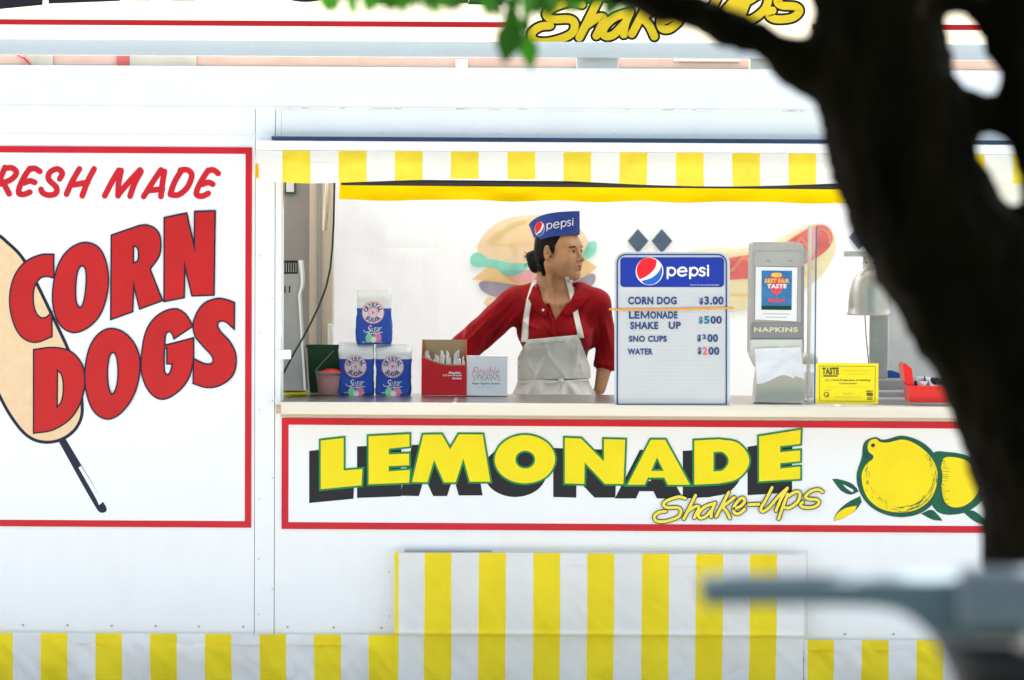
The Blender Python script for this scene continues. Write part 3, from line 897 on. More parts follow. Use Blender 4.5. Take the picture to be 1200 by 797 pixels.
# ------------------------------------------------------------------ round drink logo, used on the menu and on the hat
dm('logo_blue', (.012, .035, .32), .4)
dm('logo_royal', (.02, .12, .50), .4)
dm('logo_red', (.78, .015, .03), .4)
dm('print_white', (.84, .84, .84), .45)
GL_RED = "275,300 s250,240 s256,170 s300,115 s370,96 437,120 s418,195 s350,262"
GL_BLUE = "292,313 s380,287 s450,232 481,168 s487,230 s465,295 s415,338 s360,348 s318,338"
WORD = ["537,190 537,288", "540,225 550,197 575,189 602,203 608,228 594,254 567,262 542,240",
        "634,225 680,224 714,222", "714,222 702,196 672,188 642,204 634,230 646,256 676,265 708,253",
        "747,190 747,288", "750,225 762,197 788,190 814,206 818,230 802,254 776,262 752,240",
        "884,200 862,190 840,200 850,222 876,232 884,250 862,264 836,256",
        "915,196 915,264", "914,170 915,176"]
def logo(parent, tg, tw, mapf, w, e0=0):
    cen = [(tg(368 + 130 * math.cos(a * .2094), 223 + 130 * math.sin(a * .2094))) for a in range(30)]
    o = dfill('logo_disc', [cen], 'print_white', parent, mapf, e0)
    dfill('logo_red_field', [[tg(*p) for p in outline(GL_RED)]], 'logo_red', o, mapf, e0 + .0006)
    dfill('logo_blue_field', [[tg(*p) for p in outline(GL_BLUE)]], 'logo_royal', o, mapf, e0 + .0006)
    for grp in (WORD[0:2], WORD[2:4], WORD[4:6], WORD[6:7], WORD[7:9]):
        mb = MB()
        for i, pt in enumerate(grp):
            path = [tw(*p) for p in open_path(pt)]
            vs, fs = ribbon_faces(path, w)
            mb.add([mapf(x, y, e0 + .0002 * i) for x, y in vs], fs)
        mb.build('letter', 'print_white', parent)

# ------------------------------------------------------------------ menu board
dm('board_grey', (.52, .55, .58), .45, noise=.05)
dm('board_face', (.57, .57, .57), .6, noise=.04, spec=.1)
dm('menu_ink', (.03, .06, .19), .5)
dm('menu_ink_teal', (.02, .16, .28), .5)
dm('menu_ink_red', (.75, .12, .16), .5)
dm('rubber', (.80, .32, .04), .55)
mn = thing('menu_board', 'white drink menu board with blue header and letter prices on the counter', 'menu board', P(786, 474, -.08)[:])
def rrect(x0, y0, x1, y1, r, sq=False):
    pts = []
    cs = [(x1 - r, y0 + r, -90), (x1, y1, None), (x0, y1, None), (x0 + r, y0 + r, 180)] if sq else [(x1 - r, y0 + r, -90), (x1 - r, y1 - r, 0), (x0 + r, y1 - r, 90), (x0 + r, y0 + r, 180)]
    for cx, cy, a0 in cs:
        if a0 is None: pts.append((cx, cy)); continue
        for k in range(7): pts.append((cx + r * math.cos(R(a0 + 15 * k)), cy + r * math.sin(R(a0 + 15 * k))))
    return pts
YM = -.085
decal('case', [rrect(720, 295, 854.5, 474.3, 13, True)], 'board_grey', mn, YM + .034, .034)
decal('frame_line', [rrect(722.5, 297.5, 852, 474.2, 11, True), rrect(724.2, 299.2, 850.3, 473, 9.5, True)], 'menu_ink', mn, YM, .0012)
fc = decal('face_panel', [rrect(725.6, 300.6, 849, 473, 8.5, True)], 'board_face', mn, YM, .0014)
for k in range(30):
    y = 343.5 + 4.4 * k
    if y < 471: boxpx(MB(), 727, y, 848, y + .9, YM - .0024, YM - .0013).build('rail', 'board_grey', fc)
hdr = decal('header', [rrect(726.8, 301.5, 848.5, 336.5, 4.5)], 'logo_blue', mn, YM - .0015, .001)
pm = lambda x, y, e=0: P(x, y, YM - .0032 - e)[:]
tg_ = lambda x, y: (715 + x / 7.973, 290 + y / 7.973)
logo(hdr, tg_, tg_, pm, 2.3)
for s_, bx, m in (('CORN DOG', (736, 347.6, 793, 357), 'menu_ink'), ('3.00', (825.5, 347.3, 848, 357.2), 'menu_ink'), ('$', (819.5, 349, 824, 357.5), 'menu_ink'),
                  ('LE', (737, 364.8, 749.4, 373.6), 'menu_ink'), ('ONADE', (762, 364.8, 794, 373.6), 'menu_ink'), ('SHAKE', (738.5, 377, 771.5, 386), 'menu_ink'), ('UP', (783.5, 377, 798, 385.8), 'menu_ink'),
                  ('$', (819, 371, 823.6, 380), 'menu_ink_teal'), ('5', (825, 370.3, 831.5, 379.6), 'menu_ink_teal'), ('00', (832.5, 370.3, 846, 379.6), 'menu_ink'),
                  ('SNO CUPS', (737, 393.4, 781.5, 400.8), 'menu_ink'), ('$', (817, 392, 821.5, 401), 'menu_ink'), ('2', (823, 391.8, 827.6, 397.5), 'menu_ink'), ('00', (829, 391.6, 841.5, 401), 'menu_ink'),
                  ('WATER', (735.5, 408.4, 765, 415.8), 'menu_ink'), ('$', (817.5, 407, 822, 416), 'menu_ink'), ('2', (823.2, 406.5, 829, 416), 'menu_ink_red'), ('00', (830.2, 406.7, 843, 416), 'menu_ink')):
    text(s_, bx, m, fc, mapf=lambda x, y, e: pm(x, y, .0004), bold=.012 if s_ == 'M' else .042)
strokes('lettering', ['751.6,373 751.8,365.4', '752,365.4 755.9,372.6', '755.9,372.6 759.9,365.4', '760,365.4 760.2,373'], 1.7, 'menu_ink', fc, 0, mapf=lambda x, y, e: pm(x, y, .0004 + e))
text('THE JOY OF COLA SINCE THE START', (808, 333.4, 843, 335), 'print_white', hdr, mapf=lambda x, y, e: pm(x, y, .0002), bold=0)
bp = []
for (x, Y) in ((716.5, YM - .004), (860, YM - .003)): bp.append((x, Y))
y_ = 361.8
loop = [P(714.5, 362.5, YM + .014), P(717.5, 362.6, YM + .0), P(721, 362.6, YM - .005), P(750, 362.8, YM - .006), P(786, 362.4, YM - .0065), P(820, 361.7, YM - .006), P(851, 361, YM - .005), P(856.5, 361, YM + .0), P(859, 360.7, YM + .014),
        P(856.5, 361, YM + .034), P(851, 361, YM + .0395), P(786, 361.6, YM + .040), P(721, 362.2, YM + .0395), P(717.5, 362.4, YM + .034), P(714.5, 362.5, YM + .014)]
tag(MB().tube(loop, .0040, 8, cap=False).build('rubber_band', 'rubber', None, P(786, 362, YM)[:], True), 'orange rubber band stretched round the menu board', 'rubber band')

# ------------------------------------------------------------------ sugar bags
dm('bag_paper', (.76, .75, .75), .7, noise=.06, bump=.35, bscale=26)
dm('bag_blue', (.02, .075, .42), .6, noise=.08, bump=.3, bscale=26)
dm('print_rose', (.75, .22, .34), .5)
dm('print_green', (.22, .62, .32), .5)
dm('print_palepink', (.78, .66, .70), .5)
def sugar_bag(x0, x1, y0, y1, Yf, label, blue, seed):
    root = thing('sugar_bag', label, 'sugar bag', P((x0 + x1) / 2, y1, Yf + .05)[:], 'bags of sugar on the counter')
    A, B = P(x0, y0, Yf), P(x1, y1, Yf)
    cx, w, z0, h, D = (A.x + B.x) / 2, (B.x - A.x) / 2, B.z, A.z - B.z, .092
    rs = vnoise(seed)
    NU, NV = 40, 26
    def ring(v):
        vs = []
        top = max(0, (v - .84) / .16)
        bot = max(0, (.06 - v) / .06)
        dep = D / 2 * (1 - .78 * top ** 1.3) * (1 - .06 * bot)
        ww = w * (1 + .025 * math.sin(v * 5 + seed) - .04 * bot)
        for k in range(NU):
            a = 2 * math.pi * k / NU
            c_, s_ = math.cos(a), math.sin(a)
            ex = .28 + .12 * top
            x = ww * math.copysign(abs(c_) ** ex, c_)
            y = dep * math.copysign(abs(s_) ** .38, s_)
            n_ = .006 * rs(a * 2.2 + v * 3, v * 9) + .003 * rs(a * 5, v * 20)
            # side gussets fold inward
            x *= 1 - .05 * (abs(s_) < .35) * (.3 + .7 * v)
            z = z0 + h * (v - .02 * top * abs(c_) * rs(2, seed) * 4)
            vs.append((cx + x + n_ * c_, Yf + D / 2 + y + n_ * s_, z))
        return vs
    def piece(v0, v1, m, nm, parent, cap0=False, cap1=False):
        mb = MB()
        vs, n = [], max(3, round(NV * (v1 - v0)))
        for j in range(n + 1): vs += ring(v0 + (v1 - v0) * j / n)
        fs = [(j*NU+k, j*NU+(k+1) % NU, (j+1)*NU+(k+1) % NU, (j+1)*NU+k) for j in range(n) for k in range(NU)]
        if cap0: fs.append(tuple(range(NU))[::-1])
        if cap1: fs.append(tuple(n*NU+k for k in range(NU)))
        return mb.add(vs, fs).build(nm, m, parent, smooth=True)
    lo = piece(0, blue, 'bag_blue', 'wrapper_lower', root, cap0=True)
    up = piece(blue, 1, 'bag_paper', 'wrapper_upper', root, cap1=True)
    # folded flap along the top
    mb = MB().grid(lambda u, v: (cx - w * .98 + 2 * w * .96 * u, Yf + D / 2 - .014 - .004 * v + .002 * math.sin(u * 7 + seed), z0 + h * (1.004 - .02 * v) + .003 * rs(u * 5, 3)), 12, 3)
    mb.build('fold', 'bag_paper', root, smooth=True)
    mf = draper(bvh_of(lo, up), .0008, Yf)
    ex, ey = (x0 + x1) / 2 - .5, y0 + (y1 - y0) * (.42 if seed == 1 else .44)
    em = dfill('emblem', [circ(ex, ey, 13)], 'print_palepink', root, mf, 0, 4)
    dfill('emblem_ring', [circ(ex, ey, 13.2), circ(ex, ey, 12.3)], 'print_rose', em, mf, .0006, 4)
    dfill('emblem_ring', [circ(ex, ey, 5.6), circ(ex, ey, 4.8)], 'print_rose', em, mf, .0006, 4)
    dfill('emblem_star', [[(ex + (3.6 if k % 2 else 1.4) * math.sin(k * math.pi / 5), ey + (3.6 if k % 2 else 1.4) * math.cos(k * math.pi / 5)) for k in range(10)]], 'print_rose', em, mf, .0006, 4)
    for word, a0, a1, flip in (('CRYSTAL', -72, 72, 1), ('SUGAR', 135, 225, -1)):
        for i, ch in enumerate(word):
            a = R(a0 + (a1 - a0) * i / (len(word) - 1)) if flip > 0 else R(a1 - (a1 - a0) * i / (len(word) - 1))
            V, F = tmesh(ch, .05)
            pts = []
            for u, v in V:
                lx, ly = (u - .5) * 3.6, (v - .5) * 5.2
                if flip > 0: X, Y2 = ex + (8.9 + ly) * math.sin(a) + lx * math.cos(a), ey - (8.9 + ly) * math.cos(a) + lx * math.sin(a)
                else: X, Y2 = ex + (8.9 - ly) * math.sin(a) - lx * math.cos(a), ey - (8.9 - ly) * math.cos(a) - lx * math.sin(a)
                pts.append(mf(X, Y2, .0007))
            MB().add(pts, F).build('letter', 'menu_ink', em)
    sy = ey + 14.5
    sc_ = ["{},{} {},{} {},{} {},{} {},{}".format(ex - 3, sy + 1, ex - 6, sy, ex - 7, sy + 3, ex - 4, sy + 5, ex - 8, sy + 8)]
    mb = MB()
    for i, (dx, ch) in enumerate(((-6, 'S'), (-1.5, 'u'), (2, 'g'), (5.2, 'a'), (8.4, 'r'))):
        V, F = tmesh(ch, .0, .35)
        hh, ww, yb = (9, 6, sy + 9) if ch == 'S' else ((7.5, 3.4, sy + 10.2) if ch == 'g' else (5, 3.3, sy + 8.2))
        mb.add([mf(ex + dx - 1.5 + u * ww + .0, yb - v * hh - dx * .08, .0006 + i * .00005) for u, v in V], F)
    mb.build('script', 'bag_paper', root)
    strokes('flourish', [f"{ex-11},{sy+6} {ex-9},{sy+8.5} {ex-5},{sy+8}", f"{ex-6},{sy+10.2} {ex+3},{sy+9.7} {ex+11},{sy+8.6}"], .8, 'bag_paper', root, 0, mapf=lambda x, y, e: mf(x, y, e + .0006))
    dfill('picture', [f"s{ex-8},{sy+12} s{ex-2},{sy+11} s{ex},{sy+18} s{ex-7},{sy+19.5}"], 'print_green', root, mf, .0006)
    dfill('picture', [f"s{ex+1},{sy+11.5} s{ex+8},{sy+10} s{ex+9},{sy+18} s{ex+2},{sy+18.5}"], 'print_rose', root, mf, .0006)
    dfill('picture', [f"s{ex-2},{sy+15} s{ex+3},{sy+14.5} s{ex+3},{sy+19.5} s{ex-2},{sy+19.5}"], 'bag_paper', root, mf, .001)
    text('NET WT 4 LB 1.81 KG', (ex - 13, y1 - 3.6, ex + 11, y1 - 1.8), 'bag_paper', root, mapf=lambda x, y, e: mf(x, y, .0006), bold=.01)
    return root
YS = .44
sugar_bag(396, 438.2, 403.5, 463, YS, 'blue and white sugar bag at lower left of the stack', .71, 2)
sugar_bag(439.3, 482, 404, 463, YS, 'blue and white sugar bag at lower right of the stack', .715, 3)
sugar_bag(416.5, 458.8, 339.5, 403.6, YS + .004, 'blue and white sugar bag on top of the two others', .66, 1)

# ------------------------------------------------------------------ straw box with wrapped straws
dm('carton_red', (.60, .012, .02), .45, noise=.08, nscale=5)
dm('carton_tan', (.42, .30, .17), .8, noise=.1)
dm('carton_white', (.82, .80, .82), .55, noise=.04)
dm('straw_paper', (.85, .85, .83), .7, noise=.08, bump=.3, bscale=50, trans=.2)
sb = thing('straw_box', 'open red cardboard box full of wrapped straws beside sugar bags', 'box', P(520, 463, .47)[:])
YB0 = .42
A, B = P(494, 399, YB0), P(546.5, 463.3, YB0)
MB().box(A.x, B.x, YB0 + .088, YB0 + .0905, B.z, A.z).build('back_panel', 'carton_tan', sb)
for x, s_ in ((A.x, 1), (B.x, -1)):
    mb = MB()
    z1 = A.z
    x2 = x + .0025 * s_
    mb.hexa([(x, YB0 + .003, B.z), (x2, YB0 + .003, B.z), (x2, YB0 + .088, B.z), (x, YB0 + .088, B.z)],
            [(x, YB0 + .003, A.z - .075), (x2, YB0 + .003, A.z - .075), (x2, YB0 + .088, z1), (x, YB0 + .088, z1)])
    mb.build('side_panel', 'carton_red', sb)
decal('front_panel', [outline('494,463.3 494,417.5 s505,423 s520,427.5 s533,428.5 546.5,428 546.5,463.3')], 'carton_red', sb, YB0 + .003, .003)
decal('front_edge', [outline('494,417.5 s505,423 s520,427.5 s533,428.5 546.5,428 546.5,426.8 s533,427.3 s520,426.2 s505,421.6 494,416')], 'carton_tan', sb, YB0 + .0028, .0026)
MB().box(A.x + .003, B.x - .003, YB0 + .004, YB0 + .087, B.z, B.z + .002).build('bottom_panel', 'carton_tan', sb)
for s_, bx in (('Flexible', (526, 435.6, 540, 438.2)), ('5.75 inch Wrapped', (519, 438.9, 541, 441.4)), ('Straws', (530, 442.1, 541, 444.6))):
    text(s_, bx, 'print_white', sb, YB0 - .0005, bold=.045)
rs = random.Random(11)
straw_me = None
for k in range(34):
    L = rs.uniform(.125, .17)
    u = (k % 17 + rs.uniform(.2, .8)) / 17
    row = k // 17
    x = A.x + .008 + (B.x - A.x - .016) * u
    y = YB0 + .018 + row * .035 + rs.uniform(0, .02)
    tx, ty = rs.uniform(-.16, .16), rs.uniform(-.02, .10)
    tx = max(-.9 * (x - A.x - .004) / L, min(.9 * (B.x - .004 - x) / L, tx))
    p0 = Vector((x - tx * L * .3, y, B.z + .004))
    p1 = p0 + Vector((tx * .9, ty * .3, 1)).normalized() * L
    q = p1 + Vector((rs.uniform(-.004, .004), 0, .008))
    mb = MB().tube([p0, p0.lerp(p1, .5), p1, q], [.0042, .0042, .0044, .0006], 7)
    o = mb.build('wrapped_straw', 'straw_paper', None, p0[:], True)
    tag(o, 'white paper wrapped straw in the open red box', 'straw', 'wrapped straws in the red box')
wb = thing('white_carton', 'small white straw carton with grey lettering beside the red box', 'box', P(570, 464, .45)[:])
YW = .425
mb = MB(); boxpx(mb, 546.8, 418.5, 594.5, 463.8, YW, YW + .085, 0, .0018); mb.build('carton', 'carton_white', wb)
boxpx(MB(), 547, 417.2, 595, 419, YW - .001, YW + .03, 0, .001).build('lid_flap', 'carton_white', wb)
text('Flexible', (553, 430, 585, 440.5), 'print_rose', wb, YW - .0008, shear=.35, bold=-.012)
text('STRAWS', (554, 440.5, 586, 446), 'grey_patch', wb, YW - .0010, bold=0.0)
text('Paper Option Straws', (553.5, 448.3, 585.5, 451.2), 'menu_ink', wb, YW - .0008, bold=.02)
text('individually wrapped 500', (557, 453, 580, 454.3), 'grey_patch', wb, YW - .0008, bold=0)

# ------------------------------------------------------------------ left end of the counter
dm('machine_grey', (.36, .36, .35), .5, noise=.06)
dm('black_plastic', (.012, .012, .014), .4)
dm('yellow_plastic', (.70, .62, .03), .35)
dm('green_plastic', (.008, .055, .022), .35, noise=.1)
dm('red_plastic', (.70, .018, .012), .35)
dm('red_jelly', (.42, .02, .02), .3)
dm('clear_plastic', (.80, .80, .80), .12, alpha=.16, spec=.5)
gm = thing('drink_machine', 'tall narrow grey machine with black top vent at window left', 'machine', P(342, 458, .4)[:])
def slab(nm, pts, Yf, Yb, m, parent, loc=None):
    """px outline pushed back from Yf to Yb"""
    cs = [[(P(x, y, Yf).x, P(x, y, Yf).z) for x, y in pts]]
    V, F = fill2d(cs, 0, (Yb - Yf) / 2)
    return MB().add([(x, (Yf + Yb) / 2 - z, y) for x, y, z in V], F).build(nm, m, parent, loc)
slab('housing', outline('326,321 349,321 349,306 352.5,305.5 354,322 s353.5,336 s350.5,346 357.5,457 326,457'), .36, .52, 'machine_grey', gm)
slab('side_trim', outline('349.4,305 353.4,305 354.9,322 s354.4,336 s351.6,347 358.6,457 356,457 349.2,346 s352.2,334 s352,322'), .352, .3595, 'white_paint', gm)
slab('vent', outline('328,305.5 348.6,305.5 348.6,320.6 328,320.6'), .365, .50, 'black_plastic', gm)
for k in range(7): boxpx(MB(), 329.5 + 2.8 * k, 308, 330.4 + 2.8 * k, 319, .361, .3645).build('fin', 'machine_grey', gm)
for x in (333.2, 338.6): boxpx(MB(), x, 335, x + 1.5, 343, .358, .3595).build('slot', 'black_plastic', gm)
yt = thing('yellow_dish', 'flat yellow plastic dish on the counter under the grey machine', 'dish', P(344, 463, .40)[:])
a = P(344.5, 463, .42)
MB().lathe(a, [(.0001, .001), (.050, .001), (.056, .008), (.058, .013), (.055, .014), (.050, .006), (.0001, .006)], 28).build('lid', 'yellow_plastic', yt, smooth=True)
MB().lathe(a + Vector((0, 0, .0062)), [(.044, .0), (.044, .002), (.042, .002), (.042, 0)], 28).build('rim', 'yellow_plastic', yt)
gb = thing('green_bin', 'dark green plastic bin standing behind the red tub', 'bin', P(378, 460, .53)[:])
c = P(378.5, 405, .50); cb = P(379, 461, .50)
def taper(nm, x0, x1, y0, y1, Yf, Yb, inset, m, parent, wall=.004, hgt=None):
    """open tapered tub: px rectangle of its front at the rim"""
    a, b = P(x0, y0, Yf), P(x1, y1, Yf)
    mb = MB()
    def r4(i, z, w=0): return [(a.x + i + w, Yf + i + w, z), (b.x - i - w, Yf + i + w, z), (b.x - i - w, Yb - i - w, z), (a.x + i + w, Yb - i - w, z)]
    v = r4(inset, b.z) + r4(0, a.z) + r4(0, a.z, wall) + r4(inset, b.z + wall, wall)
    f = [(3, 2, 1, 0)]
    for s_ in (0, 4, 8):
        for k in range(4): f.append((s_ + k, s_ + (k + 1) % 4, s_ + 4 + (k + 1) % 4, s_ + 4 + k))
    f.append((12, 13, 14, 15))
    return mb.add(v, f).build(nm, m, parent)
taper('tub', 360, 400, 405, 461, .49, .60, .010, 'green_plastic', gb)
boxpx(MB(), 358.5, 404, 401.5, 407.5, .485, .4895, 0, .001).build('rim', 'green_plastic', gb)
MB().tube([P(370, 434, .484), P(376, 427, .482), P(391, 411, .484)], .0014, 6).build('handle', 'machine_grey', gb)
rt_ = thing('red_tub', 'clear round tub of red contents with handle beside the sugar bags', 'tub', P(384, 463, .47)[:])
a = P(385, 463, .46)
MB().lathe(a, [(.0001, .002), (.040, .002), (.047, .05), (.050, .078), (.0001, .080)], 28).build('contents', 'red_jelly', rt_, smooth=True)
MB().lathe(a, [(.0001, .0), (.043, .0), (.050, .05), (.055, .094), (.058, .096), (.058, .099), (.053, .099), (.047, .05), (.041, .003)], 28).build('tub', 'clear_plastic', rt_, smooth=True)
MB().lathe(a + Vector((.012, 0, .09)), [(.046, 0), (.043, .008), (.02, .017), (.0001, .019)], 24).build('lid', 'red_plastic', rt_, smooth=True)
cb_ = MB().tube([P(*q, .16) for q in ((392, 205), (391.5, 235), (391, 262), (389.5, 290), (387, 315), (382, 337), (374, 358), (364, 379), (355, 396), (345, 413), (336, 430), (326, 449))], .0042, 8)
tag(cb_.build('power_cable', 'black_plastic', None, P(370, 440, .16)[:], True), 'black power cable hanging down across the left of the window', 'cable')
pn = thing('wall_notice', 'small green framed notice high on the inside wall', 'notice', P(341, 226, 1.24)[:])
boxpx(MB(), 334, 212, 346, 227, 1.235, 1.249).build('frame', 'lemon_green', pn)
boxpx(MB(), 335.5, 213, 344.5, 225, 1.232, 1.2345).build('sheet', 'interior_white', pn)

# ------------------------------------------------------------------ napkin dispenser
dm('dispenser', (.42, .40, .38), .4, noise=.05)
dm('dispenser_dark', (.25, .25, .25), .45, noise=.05)
dm('dispenser_cream', (.62, .62, .56), .45, noise=.05)
dm('napkin', (.90, .90, .91), .8, bump=.3, bscale=30, trans=.25)
dm('pale_letter', (.66, .62, .42), .5)
dm('poster_blue', (.03, .13, .36), .5, col2=(.05, .22, .46), nscale=22)
dm('poster_yellow', (.80, .50, .08), .5)
dm('poster_red', (.66, .08, .10), .5)
nd = thing('napkin_dispenser', 'tall grey napkin dispenser with small blue poster and napkin pulled out', 'napkin dispenser', P(911, 471, .1)[:])
YN = .06
slab('housing', outline('879,414 880,330 881,293 s881.5,286.5 s885,284 s912,284 s937,284.3 s941.5,287 942,294 942,330 941,414'), YN, YN + .16, 'dispenser', nd)
slab('face_recess', outline('883.5,312 884,298 s886,295 s912,294.5 s936,295 s938,298 938,312'), YN - .003, YN - .0002, 'dispenser', nd)
slab('lower_recess', outline('880.8,378 939.5,378 939,397 880.5,397'), YN - .003, YN - .0002, 'dispenser_dark', nd)
slab('hinge', outline('941.6,290 s945,292 s946.5,300 s944.5,307 941.6,307'), YN + .01, YN + .03, 'dispenser', nd)
slab('side_edge', outline('938.9,312 942.6,312 942,414 938.4,414'), YN - .0015, YN - .0001, 'dispenser_dark', nd)
for x in (898, 924): boxpx(MB(), x, 305, x + 5, 306.3, YN - .0045, YN - .003).build('notch', 'dispenser_dark', nd)
sl = slab('sheet', outline('885.6,312.6 934.5,313.5 933.5,376.5 884.8,374.5'), YN - .0045, YN - .0032, 'carton_white', nd)
slab('picture', outline('892.6,317 928.3,317.4 927.6,363.5 892.2,363'), YN - .0055, YN - .0047, 'poster_blue', sl)
slab('picture_shape', outline('s901,330 s906,321.5 s914,321.5 s919,330 s916,341 s910,346 s904,341'), YN - .0062, YN - .0057, 'poster_red', sl)
slab('picture_shape', outline('s903.5,322 s910,319.6 s916.5,322 s910,325'), YN - .007, YN - .0064, 'poster_yellow', sl)
text('BEST FAIR', (896, 326.5, 925, 331.8), 'poster_yellow', sl, YN - .0072, bold=.05, shear=.1)
text('TASTE', (899, 333, 922, 338), 'carton_white', sl, YN - .0072, bold=.05, shear=.1)
text('Ribbon', (900, 349, 920, 354.5), 'poster_red', sl, YN - .0064, bold=.05, shear=.2)
boxpx(MB(), 892.4, 358.5, 927.6, 363, YN - .0062, YN - .0057).build('picture_band', 'green_plastic', sl)
for k, (y, x0, x1) in enumerate(((367.5, 894, 926), (371.5, 898, 922))): boxpx(MB(), x0, y, x1, y + .8, YN - .0052, YN - .0047).build('caption', 'dispenser', sl)
text('NAPKINS', (883.5, 383.4, 935, 389.2), 'pale_letter', nd, YN - .0042, bold=.04)
slab('lower_face', outline('879.5,398 940,398 941,416 939,431 886,431 879.5,416'), YN - .012, YN + .12, 'dispenser_cream', nd)
slab('base', outline('889,431 940,431 s943,440 943,470.5 884.5,471.5 s886,452'), YN + .004, YN + .15, 'dispenser_cream', nd)
def nap(u, v):
    x0 = 884.5 + 2.5 * v; x1 = 938 + 5 * v
    px = x0 + (x1 - x0) * u
    low = 440 + 8 * abs(u - .35) * (1.1 if u < .35 else -.35) + 3 * math.sin(u * 9)
    low = 450 - 10 * math.exp(-((u - .55) / .3) ** 2) - (4 if u > .8 else 0)
    py = 408.5 - 1.5 * u + (low - 408) * v
    return P(px, py, YN - .020 - .045 * v ** 1.5 - .006 * math.sin(u * 8 + v * 5) * v + .01 * VN(u * 5, v * 5))[:]
MB().grid(nap, 26, 18).build('napkin', 'napkin', nd, smooth=True)
jr = thing('small_jar', 'small glass jar with cream lid standing behind the napkin dispenser', 'jar', P(948, 466, .35)[:])
a = P(948, 466, .34)
MB().lathe(a, [(.0001, 0), (.030, 0), (.032, .006), (.032, .105), (.027, .125), (.029, .13), (.029, .138)], 24).build('glass', 'clear_plastic', jr, smooth=True)
MB().lathe(a, [(.0001, .003), (.018, .003), (.020, .10), (.0001, .104)], 20).build('contents', 'carton_white', jr, smooth=True)
MB().lathe(a, [(.0305, .136), (.034, .139), (.034, .158), (.026, .170), (.016, .180), (.0001, .182)], 24).build('lid', 'dispenser_cream', jr, smooth=True)

# acrylic divider seen almost edge on
dv = thing('clear_divider', 'clear upright plastic divider with dark front edge by the yellow card', 'divider', P(958, 473, .1)[:])
a, b = P(956.5, 265, .0), P(956.5, 473, .0)
MB().box(a.x - .0025, a.x + .0025, -.01, -.0002, b.z, a.z).build('front_edge', 'menu_ink_teal', dv)
MB().box(a.x - .002, a.x + .002, .0, .30, b.z, a.z).build('sheet', 'clear_plastic', dv)
MB().box(a.x - .003, a.x + .012, .30, .306, b.z, a.z).build('rear_edge', 'interior_white', dv)

# ------------------------------------------------------------------ yellow certificate
dm('card_yellow', (.80, .66, .01), .5, noise=.04)
dm('card_ink', (.10, .09, .02), .6)
dm('card_ink_pale', (.50, .41, .03), .6)
yc = thing('yellow_certificate', 'bright yellow printed certificate card propped up on the counter', 'certificate', P(993, 473, -.07)[:])
YC = -.075
slab('card', outline('957,425.3 1029.5,426 1029,473.6 956.5,473.2'), YC, YC + .004, 'card_yellow', yc)
fr = [outline('960.5,428.8 1026,429.3 1025.6,470.6 960.2,470.2'), outline('961,429.3 1025.5,429.8 1025.1,470.1 960.7,469.7')]
decal('frame_line', fr, 'card_ink', yc, YC - .0002, .0003)
text('TASTE', (963.5, 430.6, 983, 439.2), 'card_ink', yc, YC - .0008, bold=.06)
boxpx(MB(), 965, 439.8, 981.5, 441.5, YC - .001, YC - .0003).build('title_bar', 'card_ink', yc)
for s_, bx, m, bo in (('The Village Summer', (989, 433.5, 1020, 435.6), 'card_ink_pale', .0), ('Department of', (994, 437.5, 1016, 439.4), 'card_ink_pale', 0),
    ('2011', (967, 444.6, 974, 446.8), 'card_ink', 0), ('Food Preparation & Handling', (976, 444.4, 1020, 447.2), 'card_ink', .03), ('Training Session', (983, 448.4, 1004, 451), 'card_ink', .02),
    ('presented to all who completed the hours', (968, 453, 1018, 454.4), 'card_ink_pale', 0), ('Booth 14', (988, 460, 1000, 462.5), 'card_ink_pale', 0), ('date', (966, 456, 974, 457.8), 'card_ink_pale', 0),
    ('FIRST', (1015, 457.6, 1023, 459.8), 'card_ink', .05), ('AID', (1016, 465, 1022.5, 469), 'card_ink', .03)):
    text(s_, bx, m, yc, YC - .0008, bold=bo)
decal('round_seal', [circ(968.5, 462.5, 3.2), circ(968.5, 462.5, 2.3)], 'card_ink', yc, YC - .0004, .0004)
decal('seal_mark', [outline('966.8,461.5 969,463.6 971.5,460.6 969.2,464.8')], 'card_ink', yc, YC - .0004, .0004)
boxpx(MB(), 1015.5, 460.4, 1023, 464, YC - .001, YC - .0004).build('emblem', 'card_ink', yc)
boxpx(MB(), 978, 465, 1010, 465.4, YC - .001, YC - .0004).build('signature_line', 'card_ink_pale', yc)

# ------------------------------------------------------------------ heat lamp and things at the right
dm('frosted', (.78, .80, .82), .5, noise=.1, nscale=12, bump=.4, bscale=20, trans=.5)
dm('alu', (.50, .49, .46), .38, .8, noise=.08, nscale=8)
hl = thing('heat_lamp', 'bell shaped metal heat lamp hanging beside the tree trunk', 'lamp', P(1019.5, 369, .45)[:])
k_ = 12.45 / FPX
c = P(1019.5, 369, .45)
prof = [(27, 0), (27.4, 1.2), (26, 3), (25.6, 10), (25, 20), (23.5, 30), (20.8, 40), (16.5, 47), (12, 51), (9.4, 53), (9, 56), (9, 68), (7.5, 69.5), (.03, 70)]
sh_ = MB().lathe(c, [(r * k_, z * k_) for r, z in prof] + [(.03 * k_, 69 * k_), (8 * k_, 67 * k_), (8.2 * k_, 53 * k_), (20 * k_, 39 * k_), (24.5 * k_, 20 * k_), (26 * k_, 1 * k_), (27 * k_, 0)], 40)
sh_.build('shade', 'alu', hl, smooth=True)
MB().lathe(c, [(.0001, 14 * k_), (9 * k_, 18 * k_), (12 * k_, 28 * k_), (8 * k_, 40 * k_), (5 * k_, 52 * k_)], 20).build('bulb', 'interior_white', hl, smooth=True)
for a in range(6):
    t = R(a * 60 + 50)
    p = c + Vector((9.05 * k_ * math.cos(t), 9.05 * k_ * math.sin(t), 61 * k_))
    MB().tube([p - Vector((math.cos(t), math.sin(t), 0)) * .003, p + Vector((math.cos(t), math.sin(t), 0)) * .001], .004, 8).build('air_hole', 'black_plastic', hl)
